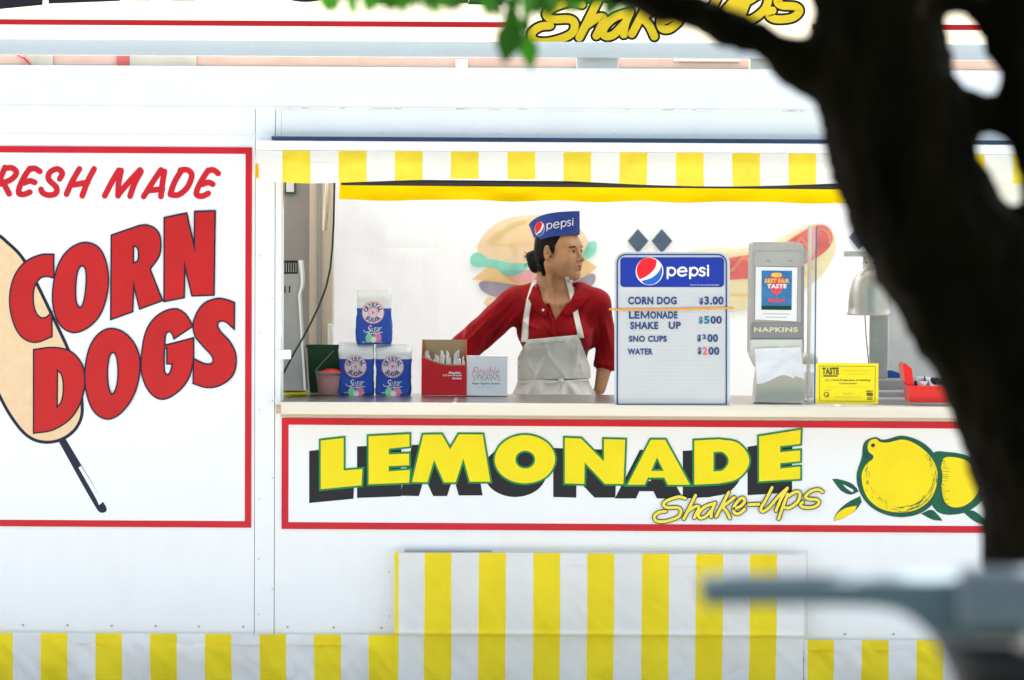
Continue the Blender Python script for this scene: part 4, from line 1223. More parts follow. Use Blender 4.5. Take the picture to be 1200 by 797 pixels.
boxpx(MB(), 990, 294.5, 1030, 301, .43, .47, 0, .002).build('bracket', 'galv', hl)
MB().tube([c + Vector((.015, 0, 70 * k_)), c + Vector((.02, 0, .6)), Vector((c.x + .02, c.y, z127 - .03))], .007, 10).build('rod', 'galv', hl, smooth=True)
MB().tube([P(1013.5, 369, .5), P(1015, 395, .5), P(1017.5, 420, .5), P(1018, 432, .5), P(1019, 446, .5)], .0022, 6).build('cord', 'black_plastic', hl)
up_ = thing('grey_upright', 'flat grey metal upright standing under the heat lamp', 'upright', P(1030, 446, .52)[:])
boxpx(MB(), 1019.8, 355, 1040, 446, .52, .55, 0, .003).build('upright', 'galv', up_)
for y in (364, 395, 430): 
    q = P(1030, y, .52); MB().lathe(q, [(.004, .0), (.004, -.0015), (.0001, -.003)], 10, 0, 'Y').build('bolt', 'screw_metal', up_)
wm = thing('white_cabinet', 'frosted white cabinet with blue base label behind the red basket', 'cabinet', P(1085, 446, .65)[:])
boxpx(MB(), 1041.5, 322, 1140, 445, .60, .85, 0, .012).build('cabinet', 'frosted', wm)
slab('label', outline('1038.5,443 1039,434 s1046,434.5 1055,438 1055,443'), .592, .5995, 'logo_royal', wm)
st = thing('steel_tray', 'low grey steel tray on the counter behind the red basket', 'tray', P(1085, 466, .35)[:])
boxpx(MB(), 1029.5, 446, 1135, 459, .42, .58, 0, .003).build('back', 'machine_grey', st)
boxpx(MB(), 1029.5, 459, 1135, 466, .30, .415, 0, .004).build('front', 'galv', st)
rb_ = thing('red_basket', 'bright red plastic basket of small packets beside the tree trunk', 'basket', P(1085, 472, .0)[:])
taper('tub', 1064, 1122, 452, 472, -.06, .10, .008, 'red_plastic', rb_)
slab('side_lip', outline('1058,427.5 1061,425.8 1068.5,432 1071,452 1067,453 1060.5,447'), -.05, .09, 'red_plastic', rb_)
for k in range(5): boxpx(MB(), 1070 + 9 * k, 455, 1075 + 9 * k, 456, -.0615, -.0585).build('slot', 'carton_red', rb_)
rs = random.Random(4)
for k in range(14):
    q = P(1072 + rs.uniform(0, 40), 452 - rs.uniform(0, 6), rs.uniform(-.03, .07))
    w, h = rs.uniform(.018, .028), rs.uniform(.012, .02)
    t, t2 = rs.uniform(0, 3), rs.uniform(-.7, .7)
    m4 = Matrix.Rotation(t, 4, 'Z') @ Matrix.Rotation(t2, 4, 'X')
    def pk(u, v): 
        d = m4 @ Vector(((u - .5) * 2 * w, .006 * math.sin(u * 3.1) * math.sin(v * 3.1), (v - .5) * 2 * h))
        return (q + d)[:]
    def pk2(u, v):
        d = m4 @ Vector(((u - .5) * 2 * w, -.006 * math.sin(u * 3.1) * math.sin(v * 3.1), (v - .5) * 2 * h))
        return (q + d)[:]
    mb = MB().grid(pk, 6, 4).grid(pk2, 6, 4)
    o = mb.build('sauce_packet', ('carton_white', 'black_plastic', 'carton_white', 'dispenser_dark')[k % 4], None, q[:], True)
    tag(o, ('small crumpled white packet heaped in the red basket', 'small dark packet heaped in the red basket')[k % 2], 'packet', 'packets in the red basket')

# ------------------------------------------------------------------ blurred stand in the near foreground
dm('stand_grey', (.20, .25, .29), 1.0, noise=.1, spec=.0)
dm('stand_light', (.25, .27, .31), 1.0, noise=.1, spec=.0)
dm('stand_dark', (.016, .016, .018), .6)
YT = -8.0
fs_ = thing('metal_stand', 'out of focus grey topped stand with dark drum in the near foreground', 'stand', P(1200, 797, YT)[:2] + (0,))
slab('shelf', outline('826,684.5 1000,682.5 1200,680 1200,752 1092,746 s1072,728 s1050,716 s1010,711 826,709.5'), YT, YT + .10, 'stand_grey', fs_)
mb = MB(); boxpx(mb, 1128, 670, 1345, 741, YT - .06, YT - .004, 0, .012); mb.build('top_box', 'stand_light', fs_)
k_ = 4.1 / FPX
c = P(1240, 748, YT + .15)
MB().lathe((c.x, YT + .15, 0), [(.0001, .0), (80*k_, 0), (88*k_, .03), (96*k_, .5), (112*k_, c.z - .12), (128*k_, c.z - .05), (150*k_, c.z), (.0001, c.z + .001)], 40).build('drum', 'stand_dark', fs_, smooth=True)

# ------------------------------------------------------------------ tree
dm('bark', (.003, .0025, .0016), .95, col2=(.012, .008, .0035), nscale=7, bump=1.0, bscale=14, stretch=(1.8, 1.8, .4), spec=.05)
YTR = -6.0
tree = thing('shade_tree', 'dark forked shade tree trunk in front of the right end of the trailer', 'tree', (PX(1275, YTR), YTR, 0))
kt = 6.0 / FPX
def limb(pts, yoff=0.0, n=22):
    """pts = (px, py, radius px[, depth offset])"""
    path, rad = [], []
    pts = [(*q, 0.0) if len(q) == 3 else q for q in pts]
    for i in range(len(pts) - 1):
        q0, q1, q2, q3 = pts[max(i-1, 0)], pts[i], pts[i+1], pts[min(i+2, len(pts)-1)]
        for k in range(5):
            t = k / 5
            v = [.5 * (2*q1[j] + (q2[j]-q0[j])*t + (2*q0[j]-5*q1[j]+4*q2[j]-q3[j])*t*t + (3*q1[j]-q0[j]-3*q2[j]+q3[j])*t**3) for j in range(len(q1))]
            path.append(P(v[0], v[1], YTR + yoff + (v[3] if len(v) > 3 else 0))); rad.append(v[2] * kt)
    q = pts[-1]
    path.append(P(q[0], q[1], YTR + yoff + (q[3] if len(q) > 3 else 0))); rad.append(q[2] * kt)
    return MB().tube(path, rad, n)
trunk = MB()
for pl in ([(1275, 1392, 165), (1268, 1250, 128), (1266, 1000, 112), (1266, 760, 106), (1262, 655, 106), (1248, 560, 104), (1219, 480, 101), (1183, 410, 95), (1144, 345, 92), (1101, 280, 90), (1076, 230, 86), (1057, 180, 84), (1045, 120, 84), (1031, 60, 75), (1019, 0, 70), (1000, -90, 66), (980, -260, 56), (950, -480, 42)],
           [(1250, 520, 95), (1246, 400, 78), (1247, 320, 60), (1240, 262, 40), (1226, 215, 30), (1213, 160, 26), (1204, 95, 32), (1200, 40, 30), (1196, -30, 34), (1215, -160, 34), (1260, -400, 26)],
           [(1080, 145, 36), (1120, 137, 30), (1160, 136, 26), (1205, 140, 28)],
           [(1212, 150, 26), (1190, 95, 19), (1170, 45, 17), (1148, 8, 17), (1105, -18, 22), (1060, -60, 26)],
           [(1010, 112, 42), (965, 88, 32), (930, 70, 27), (888, 46, 25), (845, 26, 24), (800, 11, 21), (755, -1, 19), (700, -16, 16), (640, -34, 11), (560, -70, 8)],
           [(800, 8, 12), (740, 0, 10, -.05), (690, -6, 8, -.1), (640, -8, 6, -.12)]):
    m_ = limb(pl)
    trunk.add(m_.v, m_.f)
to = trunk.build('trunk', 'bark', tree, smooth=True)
def apply_mods(o):
    dg = bpy.context.evaluated_depsgraph_get()
    me = bpy.data.meshes.new_from_object(o.evaluated_get(dg))
    o.modifiers.clear()
    old = o.data
    o.data = me
    bpy.data.meshes.remove(old)
    me.name = o.name
    me.polygons.foreach_set('use_smooth', [True] * len(me.polygons))
md = to.modifiers.new('r', 'REMESH'); md.mode = 'VOXEL'; md.voxel_size = .018; md.use_smooth_shade = True
md = to.modifiers.new('s', 'SMOOTH'); md.factor = .6; md.iterations = 4
tx = bpy.data.textures.new('barkbump', 'CLOUDS'); tx.noise_scale = .09; tx.noise_depth = 3
md = to.modifiers.new('d', 'DISPLACE'); md.texture = tx; md.strength = .055; md.mid_level = .5; md.texture_coords = 'GLOBAL'
apply_mods(to)
# leaves that hang into the picture, each its own
dm('leaf_green', (.05, .22, .012), .5, noise=.25, nscale=3, trans=.5)
dm('leaf_dark', (.03, .12, .012), .5, noise=.25, nscale=3, trans=.35)
def leaf_mesh():
    vs, fs = [], []
    n = 7
    for i in range(n + 1):
        t = i / n
        w = .34 * math.sin(math.pi * min(1, t ** .8)) * (1 - .25 * t) + (.012 if i < n else 0)
        vs += [(-w, .06 * abs(w) + .10 * t * t, -t), (0, .10 * t * t + .0, -t), (w, .06 * abs(w) + .10 * t * t, -t)]
    for i in range(n):
        for k in (0, 1): fs.append((3*i + k, 3*i + k + 1, 3*i + k + 4, 3*i + k + 3))
    me = bpy.data.meshes.new('leaf')
    me.from_pydata(vs, [], fs)
    me.polygons.foreach_set('use_smooth', [True] * len(fs))
    return me
lm = [leaf_mesh(), leaf_mesh()]
lm[0].materials.append(M['leaf_green']); lm[1].materials.append(M['leaf_dark'])
rs = random.Random(21)
def leaf(px, py, L, rot, dark=0, Y=None):
    Y = YTR + .35 + rs.uniform(-.5, .3) if Y is None else Y
    o = bpy.data.objects.new('leaf', lm[dark])
    COL.objects.link(o)
    o.parent = tree
    o.location = P(px, py, Y) - Vector(tree.location)
    s_ = L * (12 + Y) / FPX
    o.scale = (s_, s_, s_)
    o.rotation_euler = (rs.uniform(-.5, .5), R(rot), rs.uniform(-.9, .9))
for q in ((602, 22, 56, 8, 1), (617, 40, 44, -2, 0), (604, 14, 30, 25, 1), (637, -8, 34, -20, 1), (648, -6, 30, 20, 0), (622, -12, 38, 5, 0), (437, -14, 30, 4, 0), (473, -12, 32, -8, 0), (520, -16, 31, 10, 0), (568, -12, 34, 0, 0), (575, -10, 24, 40, 0),
          (594, 8, 28, -30, 1), (612, 20, 24, 20, 0)): leaf(*q)
for k in range(110):
    px = rs.uniform(372, 735)
    edge = 9 if px < 560 else 12
    leaf(px, rs.uniform(-42, -6) + (edge - 8) * .5, rs.uniform(22, 34), rs.uniform(-70, 70), rs.random() < .45)
for k in range(55):
    leaf(rs.uniform(385, 720), rs.uniform(-10, 2), rs.uniform(12, 20), rs.uniform(-80, 80), rs.random() < .4)
for k in range(40):
    leaf(rs.uniform(640, 820), rs.uniform(-40, -4), rs.uniform(20, 30), rs.uniform(-80, 80), 1)
# twigs that carry them
tw = MB()
for q in ([(700, -22), (660, -6), (632, 6), (612, 24), (600, 22)], [(640, -20), (620, 5), (617, 42)], [(700, -22), (600, -30), (500, -28), (400, -34)], [(640, -40), (560, -20), (470, -18)]):
    tw.tube([P(x, y, YTR + .3) for x, y in q], [.008, .006, .004, .003, .002][:len(q)], 6)
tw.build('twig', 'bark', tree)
# the crown above the picture: leaf faces, spread toward the viewpoint to shade the trunk
rn = np.random.RandomState(9)
cents = []
for _ in range(170):
    a = rn.rand() * 6.283
    r_ = rn.rand() ** .5
    cents.append((1.4 + 4.2 * r_ * math.cos(a), -8.6 + 4.2 * r_ * math.sin(a), 3.9 + 3.4 * rn.rand() * (1 - .35 * r_), .45 + .5 * rn.rand()))
vs, fs, ms = [], [], []
for k in range(17000):
    cx, cy, cz, cr = cents[rn.randint(len(cents))]
    d = rn.randn(3); d /= np.linalg.norm(d)
    p = np.array((cx, cy, cz)) + d * cr * (.55 + .45 * rn.rand())
    if p[2] < 3.05: continue
    dist = p[1] + 12
    if dist > .3 and (p[2] - 1.9) / dist < .10: continue
    a, b = rn.randn(3), rn.randn(3)
    a /= np.linalg.norm(a); b -= a * a.dot(b); b /= np.linalg.norm(b)
    L = .08 + .06 * rn.rand()
    n0 = len(vs)
    vs += [tuple(p - a * L), tuple(p + b * L * .5), tuple(p + a * L), tuple(p - b * L * .5)]
    fs.append((n0, n0 + 1, n0 + 2, n0 + 3)); ms.append(int(rn.rand() < .5))
me = bpy.data.meshes.new('crown'); me.from_pydata(vs, [], fs)
cr_ = link('crown', me, ['leaf_green', 'leaf_dark'], tree)
me.polygons.foreach_set('material_index', ms)
cr_['kind'] = 'stuff'
lb = MB()
for k in range(12):
    c4 = cents[k * 13]
    st_ = P(*((1000, -90) if k % 2 else (1215, -160)), YTR)
    lb.tube([st_, st_.lerp(Vector(c4[:3]), .5) + Vector((0, 0, .3)), Vector(c4[:3])], [.07, .04, .012], 8)
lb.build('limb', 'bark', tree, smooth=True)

# ------------------------------------------------------------------ the woman behind the counter
class Field:
    """signed distances on a rectilinear grid, each primitive evaluated only near itself"""
    def __init__(s, xs, ys, zs):
        s.xs, s.ys, s.zs = xs, ys, zs
        s.V = np.full((len(xs), len(ys), len(zs)), .12, np.float32)
    def _win(s, lo, hi):
        i = [slice(max(0, np.searchsorted(a, l) - 1), np.searchsorted(a, h) + 1) for a, l, h in zip((s.xs, s.ys, s.zs), lo, hi)]
        X = s.xs[i[0]][:, None, None]; Y = s.ys[i[1]][None, :, None]; Z = s.zs[i[2]][None, None, :]
        return tuple(i), X, Y, Z
    def _mix(s, w, d, k, op):
        a = s.V[w]
        if op == '+':
            h = np.maximum(k - np.abs(a - d), 0) / k
            s.V[w] = np.minimum(a, d) - h * h * k * .25
        else:
            d = -d
            h = np.maximum(k - np.abs(a - d), 0) / k
            s.V[w] = np.maximum(a, d) + h * h * k * .25
    def cap(s, a, b, ra, rb=None, k=.02, op='+'):
        rb = ra if rb is None else rb
        a, b = np.array(a[:], float), np.array(b[:], float)
        m = max(ra, rb) + k + .05
        w, X, Y, Z = s._win(np.minimum(a, b) - m, np.maximum(a, b) + m)
        ab = b - a; L2 = max(ab.dot(ab), 1e-9)
        t = np.clip(((X - a[0]) * ab[0] + (Y - a[1]) * ab[1] + (Z - a[2]) * ab[2]) / L2, 0, 1)
        d = np.sqrt((X - a[0] - t * ab[0])**2 + (Y - a[1] - t * ab[1])**2 + (Z - a[2] - t * ab[2])**2) - (ra + (rb - ra) * t)
        s._mix(w, d.astype(np.float32), k, op); return s
    def ell(s, c, r, ax=None, k=.02, op='+'):
        c, r = np.array(c[:], float), np.array(r, float)
        A = np.eye(3) if ax is None else np.array([list(v) for v in ax])
        m = r.max() + k + .05
        w, X, Y, Z = s._win(c - m, c + m)
        X, Y, Z = X - c[0], Y - c[1], Z - c[2]
        q = [A[i][0] * X + A[i][1] * Y + A[i][2] * Z for i in range(3)]
        k0 = np.sqrt(sum((q[i] / r[i])**2 for i in range(3))) + 1e-6
        k1 = np.sqrt(sum((q[i] / r[i]**2)**2 for i in range(3))) + 1e-6
        s._mix(w, (k0 * (k0 - 1) / k1).astype(np.float32), k, op); return s
    def mesh(s):
        V = s.V; ins = V < 0
        nx, ny, nz = V.shape
        cnt = np.zeros((nx-1, ny-1, nz-1), np.int8)
        for a in (0, 1):
            for b in (0, 1):
                for c in (0, 1): cnt += ins[a:nx-1+a, b:ny-1+b, c:nz-1+c]
        I, J, K = np.nonzero((cnt > 0) & (cnt < 8))
        idx = -np.ones(cnt.shape, np.int64); idx[I, J, K] = np.arange(len(I))
        acc = np.zeros((len(I), 3)); num = np.zeros(len(I))
        cor = [(a, b, c) for a in (0, 1) for b in (0, 1) for c in (0, 1)]
        for p in cor:
            for ax in range(3):
                if p[ax]: continue
                q = list(p); q[ax] = 1
                v0 = V[I+p[0], J+p[1], K+p[2]]; v1 = V[I+q[0], J+q[1], K+q[2]]
                m = (v0 < 0) != (v1 < 0)
                t = np.where(m, v0 / np.where(v0 == v1, 1, v0 - v1), 0)
                for d, (arr, ii) in enumerate(((s.xs, I), (s.ys, J), (s.zs, K))):
                    c0 = arr[ii + p[d]]; c1 = arr[ii + q[d]]
                    acc[:, d] += np.where(m, c0 + (c1 - c0) * t, 0)
                num += m
        acc /= num[:, None]
        F = []
        for ax in range(3):
            sl0 = [slice(1, -1)] * 3; sl1 = [slice(1, -1)] * 3
            sl0[ax] = slice(0, -1); sl1[ax] = slice(1, None)
            a, b = ins[tuple(sl0)], ins[tuple(sl1)]
            i, j, k = np.nonzero(a != b)
            fl = a[i, j, k]
            off = [1, 1, 1]; off[ax] = 0
            i, j, k = i + off[0], j + off[1], k + off[2]
            u, v = [(1, 2), (2, 0), (0, 1)][ax]
            def g(du, dv):
                q = [i.copy(), j.copy(), k.copy()]
                q[u] -= du; q[v] -= dv
                return idx[q[0], q[1], q[2]]
            quad = np.stack([g(1, 1), g(0, 1), g(0, 0), g(1, 0)], 1)
            quad[~fl] = quad[~fl][:, ::-1]
            F.append(quad)
        return acc, np.concatenate(F)
    def build(s, name, m, parent, smooth_it=1):
        v, f = s.mesh()
        f = f[(f >= 0).all(1)]
        me = bpy.data.meshes.new(name)
        me.from_pydata(v.tolist(), [], f.tolist())
        return link(name, me, m, parent, smooth=True)

def mix_grid(lo, hi, flo, fhi, coarse, fine):
    a = list(np.arange(lo, flo, coarse)) + list(np.arange(flo, fhi, fine)) + list(np.arange(fhi, hi + coarse, coarse))
    return np.array(a)

YPR = .95
def Q(px, py, dy=0.0): return P(px, py, YPR + dy)
ZF = .262
TH = R(59)
f_ = Vector((math.sin(TH), -math.cos(TH), 0)); r_ = Vector((-math.cos(TH), -math.sin(TH), 0)); u_ = Vector((0, 0, 1))
HO = Q(655.5, 293.5, .01)
def H(r, f, u): return HO + r_ * r + f_ * f + u_ * u
HA = (r_, f_, u_)
dm('skin', (.43, .215, .105), .5, noise=.16, nscale=18, bump=.08, bscale=90, spec=.4)
dm('skin_lip', (.30, .075, .055), .42)
dm('hair', (.005, .004, .0035), .45, noise=.4, nscale=40, stretch=(1, 1, .15), bump=.8, bscale=70, spec=.15)
dm('shirt_red', (.27, .002, .006), .85, noise=.22, nscale=10, bump=.5, bscale=45, sheen=.05, spec=.15)
dm('apron_cloth', (.88, .86, .82), .85, noise=.08, nscale=12, bump=.6, bscale=34, trans=.1, alpha=.84)
dm('trouser', (.03, .035, .05), .8)
dm('shoe', (.02, .02, .02), .6)
dm('hat_paper', (.018, .05, .27), .5, noise=.05)
dm('eye_white', (.70, .68, .64), .25)
dm('iris', (.03, .015, .01), .2)
woman = thing('person', 'woman in red polo shirt, white apron and blue paper hat looking right', 'person', (Q(652, 420).x, YPR, ZF))

# shared joints
SR, SL = Q(601, 357, .03), Q(700, 357, .02)          # her right (image left) and left shoulder
ER, EL = Q(541, 412, -.02), Q(711, 417, .06)
WR, WL = Q(556, 462, -.13), Q(703, 456, .02)
NECK0, NECK1 = Q(652, 350, .045), Q(650, 312, .035)
hipz = .262 + .78
HIPC = Vector((Q(650, 480).x, YPR + .03, Q(650, 478).z))
def torso(F, o=0.0, k=.05):
    F.ell(Q(652, 385, .03), (.150 + o, .095 + o, .135 + o), k=k)
    F.ell(Q(652, 362, .035), (.150 + o, .075 + o, .065 + o), k=k)
    F.cap(SR + Vector((.02, 0, .0)), SL - Vector((.02, 0, .0)), .048 + o, k=k)
    F.ell(Q(633, 396, -.045), (.056 + o, .055 + o, .056 + o), k=k)
    F.ell(Q(674, 396, -.045), (.056 + o, .055 + o, .056 + o), k=k)
    F.ell(Q(650, 432, .03), (.128 + o, .088 + o, .12 + o), k=k)
    F.ell(HIPC, (.165 + o, .105 + o, .12 + o), k=k)
    F.cap(Q(626, 342, .05), Q(610, 352, .04), .028 + o, .035 + o, k=k)
    F.cap(Q(678, 342, .05), Q(692, 352, .03), .028 + o, .035 + o, k=k)
lo, hi = Q(505, 200), Q(735, 500)
fx0, fx1 = H(0, 0, 0).x - .14, H(0, 0, 0).x + .14
xs = mix_grid(lo.x, hi.x, fx0, fx1, .006, .0026)
ys = mix_grid(YPR - .34, YPR + .24, YPR - .12, YPR + .14, .006, .0026)
zs = np.array(list(np.arange(ZF - .02, 1.02, .011)) + list(np.arange(1.02, HO.z - .19, .0055)) + list(np.arange(HO.z - .19, HO.z + .14, .0025)))
B_ = Field(xs, ys, zs)
torso(B_)
# legs
for s_ in (-1, 1):
    hj = HIPC + Vector((s_ * .085, 0, -.03)); kn = Vector((hj.x + s_ * .01, YPR + .02, ZF + .45)); an = Vector((hj.x + s_ * .012, YPR + .045, ZF + .08))
    B_.cap(hj, kn, .080, .052, k=.03).cap(kn, an, .052, .034, k=.02).cap(an + Vector((0, 0, -.045)), an + Vector((s_ * .02, -.15, -.055)), .030, .024, k=.02)
# arms
for S, E, W, s_ in ((SR, ER, WR, -1), (SL, EL, WL, 1)):
    B_.cap(S, E, .047, .037, k=.03).cap(E, W, .037, .024, k=.012)
    d = (W - E).normalized()
    if s_ < 0:
        d = Vector((.35, -.25, -.30)).normalized(); side = Vector((.55, -.8, 0)).normalized()
    else:
        d = Vector((-.55, .35, -.55)).normalized(); side = Vector((-.3, -.9, .2)).normalized()
    nrm = d.cross(side).normalized(); side = nrm.cross(d).normalized()
    B_.ell(W + d * .045, (.040, .034, .016), (d, side, nrm), k=.012)
    for j, (L, off) in enumerate(((.066, .024), (.074, .008), (.070, -.008), (.055, -.023))):
        a0 = W + d * .075 + side * off
        a1 = a0 + (d + nrm * .25 * s_).normalized() * L * .45
        a2 = a1 + (d + nrm * .8 * s_).normalized() * L * .30
        a3 = a2 + (d + nrm * 1.4 * s_).normalized() * L * .25
        B_.cap(a0, a1, .0088, .0082, k=.004).cap(a1, a2, .0082, .0075, k=.003).cap(a2, a3, .0075, .0065, k=.003)
    t0 = W + d * .025 + side * .026
    t1 = t0 + (d * .7 + side * .75).normalized() * .034
    B_.cap(t0, t1, .0115, .0095, k=.008).cap(t1, t1 + (d + side * .2).normalized() * .028, .0092, .0078, k=.003)
# neck
B_.cap(NECK0, NECK1, .058, .047, k=.022)
B_.cap(Q(632, 352, .03), Q(636, 322, .04), .030, .024, k=.04)
B_.cap(Q(673, 354, .03), Q(666, 342, .03), .024, .018, k=.03)
B_.cap(H(.0, -.03, -.02), NECK0 + Vector((0, .0, .02)), .048, .053, k=.02)
# sternomastoid cords and collar bones
B_.cap(H(.062, -.02, -.055), Q(648, 354, -.03), .014, .010, k=.02)
B_.cap(Q(622, 350, -.035), Q(646, 357, -.05), .009, .008, k=.02)
B_.cap(Q(682, 350, -.035), Q(656, 357, -.05), .009, .008, k=.02)
# head
B_.ell(H(0, -.018, .034), (.074, .096, .084), HA, k=.02)
B_.ell(H(0, .030, .010), (.066, .062, .075), HA, k=.025)
B_.ell(H(0, .036, -.048), (.060, .054, .064), HA, k=.03)
for s_ in (1, -1):
    B_.cap(H(s_ * .054, .000, -.058), H(s_ * .018, .066, -.100), .019, .018, k=.035)
    B_.ell(H(s_ * .042, .058, -.040), (.026, .024, .027), HA, k=.035)
B_.ell(H(0, .077, -.103), (.020, .014, .015), HA, k=.022)
B_.ell(H(0, .079, .020), (.044, .012, .012), HA, k=.025)
B_.ell(H(0, .080, -.068), (.024, .018, .018), HA, k=.018)
for s_ in (1, -1):
    B_.ell(H(s_ * .034, .096, -.004), (.019, .016, .011), HA, k=.014, op='-')
    B_.ell(H(s_ * .032, .0735, -.004), (.0165, .0155, .0140), HA, k=.012)
    B_.ell(H(s_ * .034, .0905, -.0045), (.0135, .0090, .0044), HA, k=.003, op='-')
B_.cap(H(0, .084, .004), H(0, .110, -.032), .0070, .0092, k=.013)
B_.ell(H(0, .1105, -.0355), (.0095, .010, .009), HA, k=.008)
for s_ in (1, -1):
    B_.ell(H(s_ * .0115, .098, -.040), (.0065, .009, .0065), HA, k=.006)
    B_.ell(H(s_ * .006, .101, -.0465), (.003, .005, .003), HA, k=.003, op='-')
B_.ell(H(0, .1045, -.0535), (.004, .008, .008), HA, k=.006, op='-')
B_.ell(H(0, .0910, -.0640), (.0225, .0140, .0064), HA, k=.008)
B_.ell(H(0, .0895, -.0748), (.0190, .0135, .0072), HA, k=.008)
B_.ell(H(0, .104, -.0692), (.022, .008, .0013), HA, k=.003, op='-')
B_.ell(H(0, .102, -.086), (.016, .008, .004), HA, k=.008, op='-')
# ears
for s_ in (1, -1):
    ea = (Vector(r_ * s_ * .93 - f_ * .36).normalized(), Vector(f_ * .93 + r_ * s_ * .36).normalized(), u_)
    B_.ell(H(s_ * .080, -.014, -.010), (.0085, .020, .033), ea, k=.006)
    B_.ell(H(s_ * .092, -.009, -.003), (.010, .0120, .022), ea, k=.003, op='-')
    B_.ell(H(s_ * .084, -.004, -.012), (.008, .006, .009), ea, k=.003, op='-')
    B_.ell(H(s_ * .080, .003, -.014), (.005, .005, .008), ea, k=.004)
    B_.ell(H(s_ * .074, -.004, -.036), (.007, .008, .008), ea, k=.006)
body_o = B_.build('body', 'skin', woman)
for s_ in (1, -1):
    e = bpy.data.meshes.new('eye')
    c = H(s_ * .0325, .0745, -.0045)
    fw = (f_ + r_ * s_ * .04 + r_ * -.16).normalized()
    # eyeball turned a little further to her left
    sd_ = fw.cross(u_).normalized(); up2 = sd_.cross(fw)
    def ball(a0, a1, rad, n=14, rings=8):
        mb = MB(); vs = []
        for j in range(rings + 1):
            t = a0 + (a1 - a0) * j / rings
            for k in range(n):
                q = 2 * math.pi * k / n
                vs.append(c + (fw * math.cos(t) + (sd_ * math.cos(q) + up2 * math.sin(q)) * math.sin(t)) * rad)
        mb.add(vs, [(j*n+k, j*n+(k+1) % n, (j+1)*n+(k+1) % n, (j+1)*n+k) for j in range(rings) for k in range(n)])
        return mb
    eo = ball(.0, 2.2, .0138).build('eye', 'eye_white', woman, smooth=True)
    ball(.0, .50, .0142, rings=3).build('iris', 'iris', eo, smooth=True)
    pts = [H(s_ * (.0325 + dx), .0905 - 18 * dx * dx, -.0002 - 14 * dx * dx) for dx in (-.013, -.007, 0, .007, .0125)]
    MB().tube(pts, [.0014, .0022, .0025, .0024, .0016], 6).build('lashes', 'hair', eo)
    pts = [H(s_ * (.0325 + dx), .0925 - 20 * (dx + .004) ** 2, .0150 + .10 * (dx + .014) - 9 * max(0, dx) ** 2) for dx in (-.020, -.010, 0, .012, .024)]
    MB().tube(pts, [.0018, .0034, .0038, .0032, .0014], 6).build('eyebrow', 'hair', woman)
L_ = Field(np.arange(H(0, 0, 0).x + .03, H(0, 0, 0).x + .13, .0016), np.arange(YPR - .12, YPR + .06, .0016), np.arange(HO.z - .085, HO.z - .055, .0012))
L_.ell(H(0, .0926, -.0642), (.0215, .0150, .0062), HA, k=.003)
L_.ell(H(0, .0912, -.0748), (.0180, .0145, .0068), HA, k=.003)
L_.ell(H(0, .1045, -.0692), (.022, .008, .0010), HA, k=.002, op='-')
L_.build('lips', 'skin_lip', woman)

# hair: a smooth cap drawn back to a low knot
hx = np.arange(Q(600, 300).x, Q(690, 300).x, .0032)
hy = np.arange(YPR - .14, YPR + .20, .0032)
hz = np.arange(HO.z - .16, HO.z + .14, .0032)
A_ = Field(hx, hy, hz)
A_.ell(H(0, -.016, .034), (.0800, .094, .082), HA, k=.01)
A_.ell(H(0, -.05, -.02), (.066, .062, .06), HA, k=.03)
X, Y, Z = hx[:, None, None], hy[None, :, None], hz[None, None, :]
fr = (X - HO.x) * f_.x + (Y - HO.y) * f_.y
rr = (X - HO.x) * r_.x + (Y - HO.y) * r_.y
ur = Z - HO.z
wob = .003 * np.sin(ur * 300) + .002 * np.sin(rr * 260)
hl_ = np.where(ur > .018, .022 + (ur - .018) * 1.1 + .35 * np.maximum(0, .06 - np.abs(rr)), np.where(ur > -.016, .020, .0)) 
hl_ = np.where(ur > .0, .020 + ur * 1.05, np.where(ur > -.018, .018 - .15 * (.018 - ur), -.032 - .25 * (-.018 - ur)))
hl_ = hl_ + .38 * np.maximum(0, .055 - np.abs(rr)) * (ur > .03)
A_.V = np.maximum(A_.V, (fr - hl_ - wob).astype(np.float32))
# keep the ears clear
for s_ in (1, -1): A_.ell(H(s_ * .084, -.008, -.014), (.018, .022, .029), HA, k=.004, op='-')
A_.cap(H(.0, -.075, -.03), H(.02, -.070, -.105), .030, .018, k=.02)
A_.cap(H(.045, -.055, -.03), H(.040, -.050, -.100), .024, .009, k=.012)
A_.cap(H(.055, -.036, -.04), H(.050, -.030, -.085), .010, .003, k=.01)
A_.ell(H(-.005, -.125, -.052), (.027, .027, .044), HA, k=.012)
A_.cap(H(-.005, -.140, -.030), H(.0, -.105, -.085), .020, .013, k=.02)
A_.cap(H(.0, -.150, -.020), H(.0, -.120, -.014), .010, .016, k=.008)
for s_ in (1, -1): A_.cap(H(s_ * .0735, .012, .008), H(s_ * .071, .014, -.022), .0050, .001, k=.010)
hair_o = A_.build('hair', 'hair', woman)
st_ = MB()
rs = random.Random(3)
for k in range(16):
    a = H(.055 + rs.uniform(-.01, .01), -.045 + rs.uniform(-.02, .02), -.03)
    b = a + Vector((rs.uniform(-.012, .012), rs.uniform(-.012, .006), rs.uniform(-.09, -.05)))
    st_.tube([a, a.lerp(b, .5) + Vector((rs.uniform(-.006, .006), -.006, 0)), b], [.0022, .0016, .0004], 5)
for k in range(9):
    a = H(.0, -.15 + rs.uniform(-.01, .02), -.03 + rs.uniform(-.03, .02))
    b = a + Vector((rs.uniform(-.03, -.004), rs.uniform(-.01, .01), rs.uniform(-.03, .02)))
    st_.tube([a, b], [.003, .0006], 5)
st_.build('loose_strands', 'hair', hair_o)

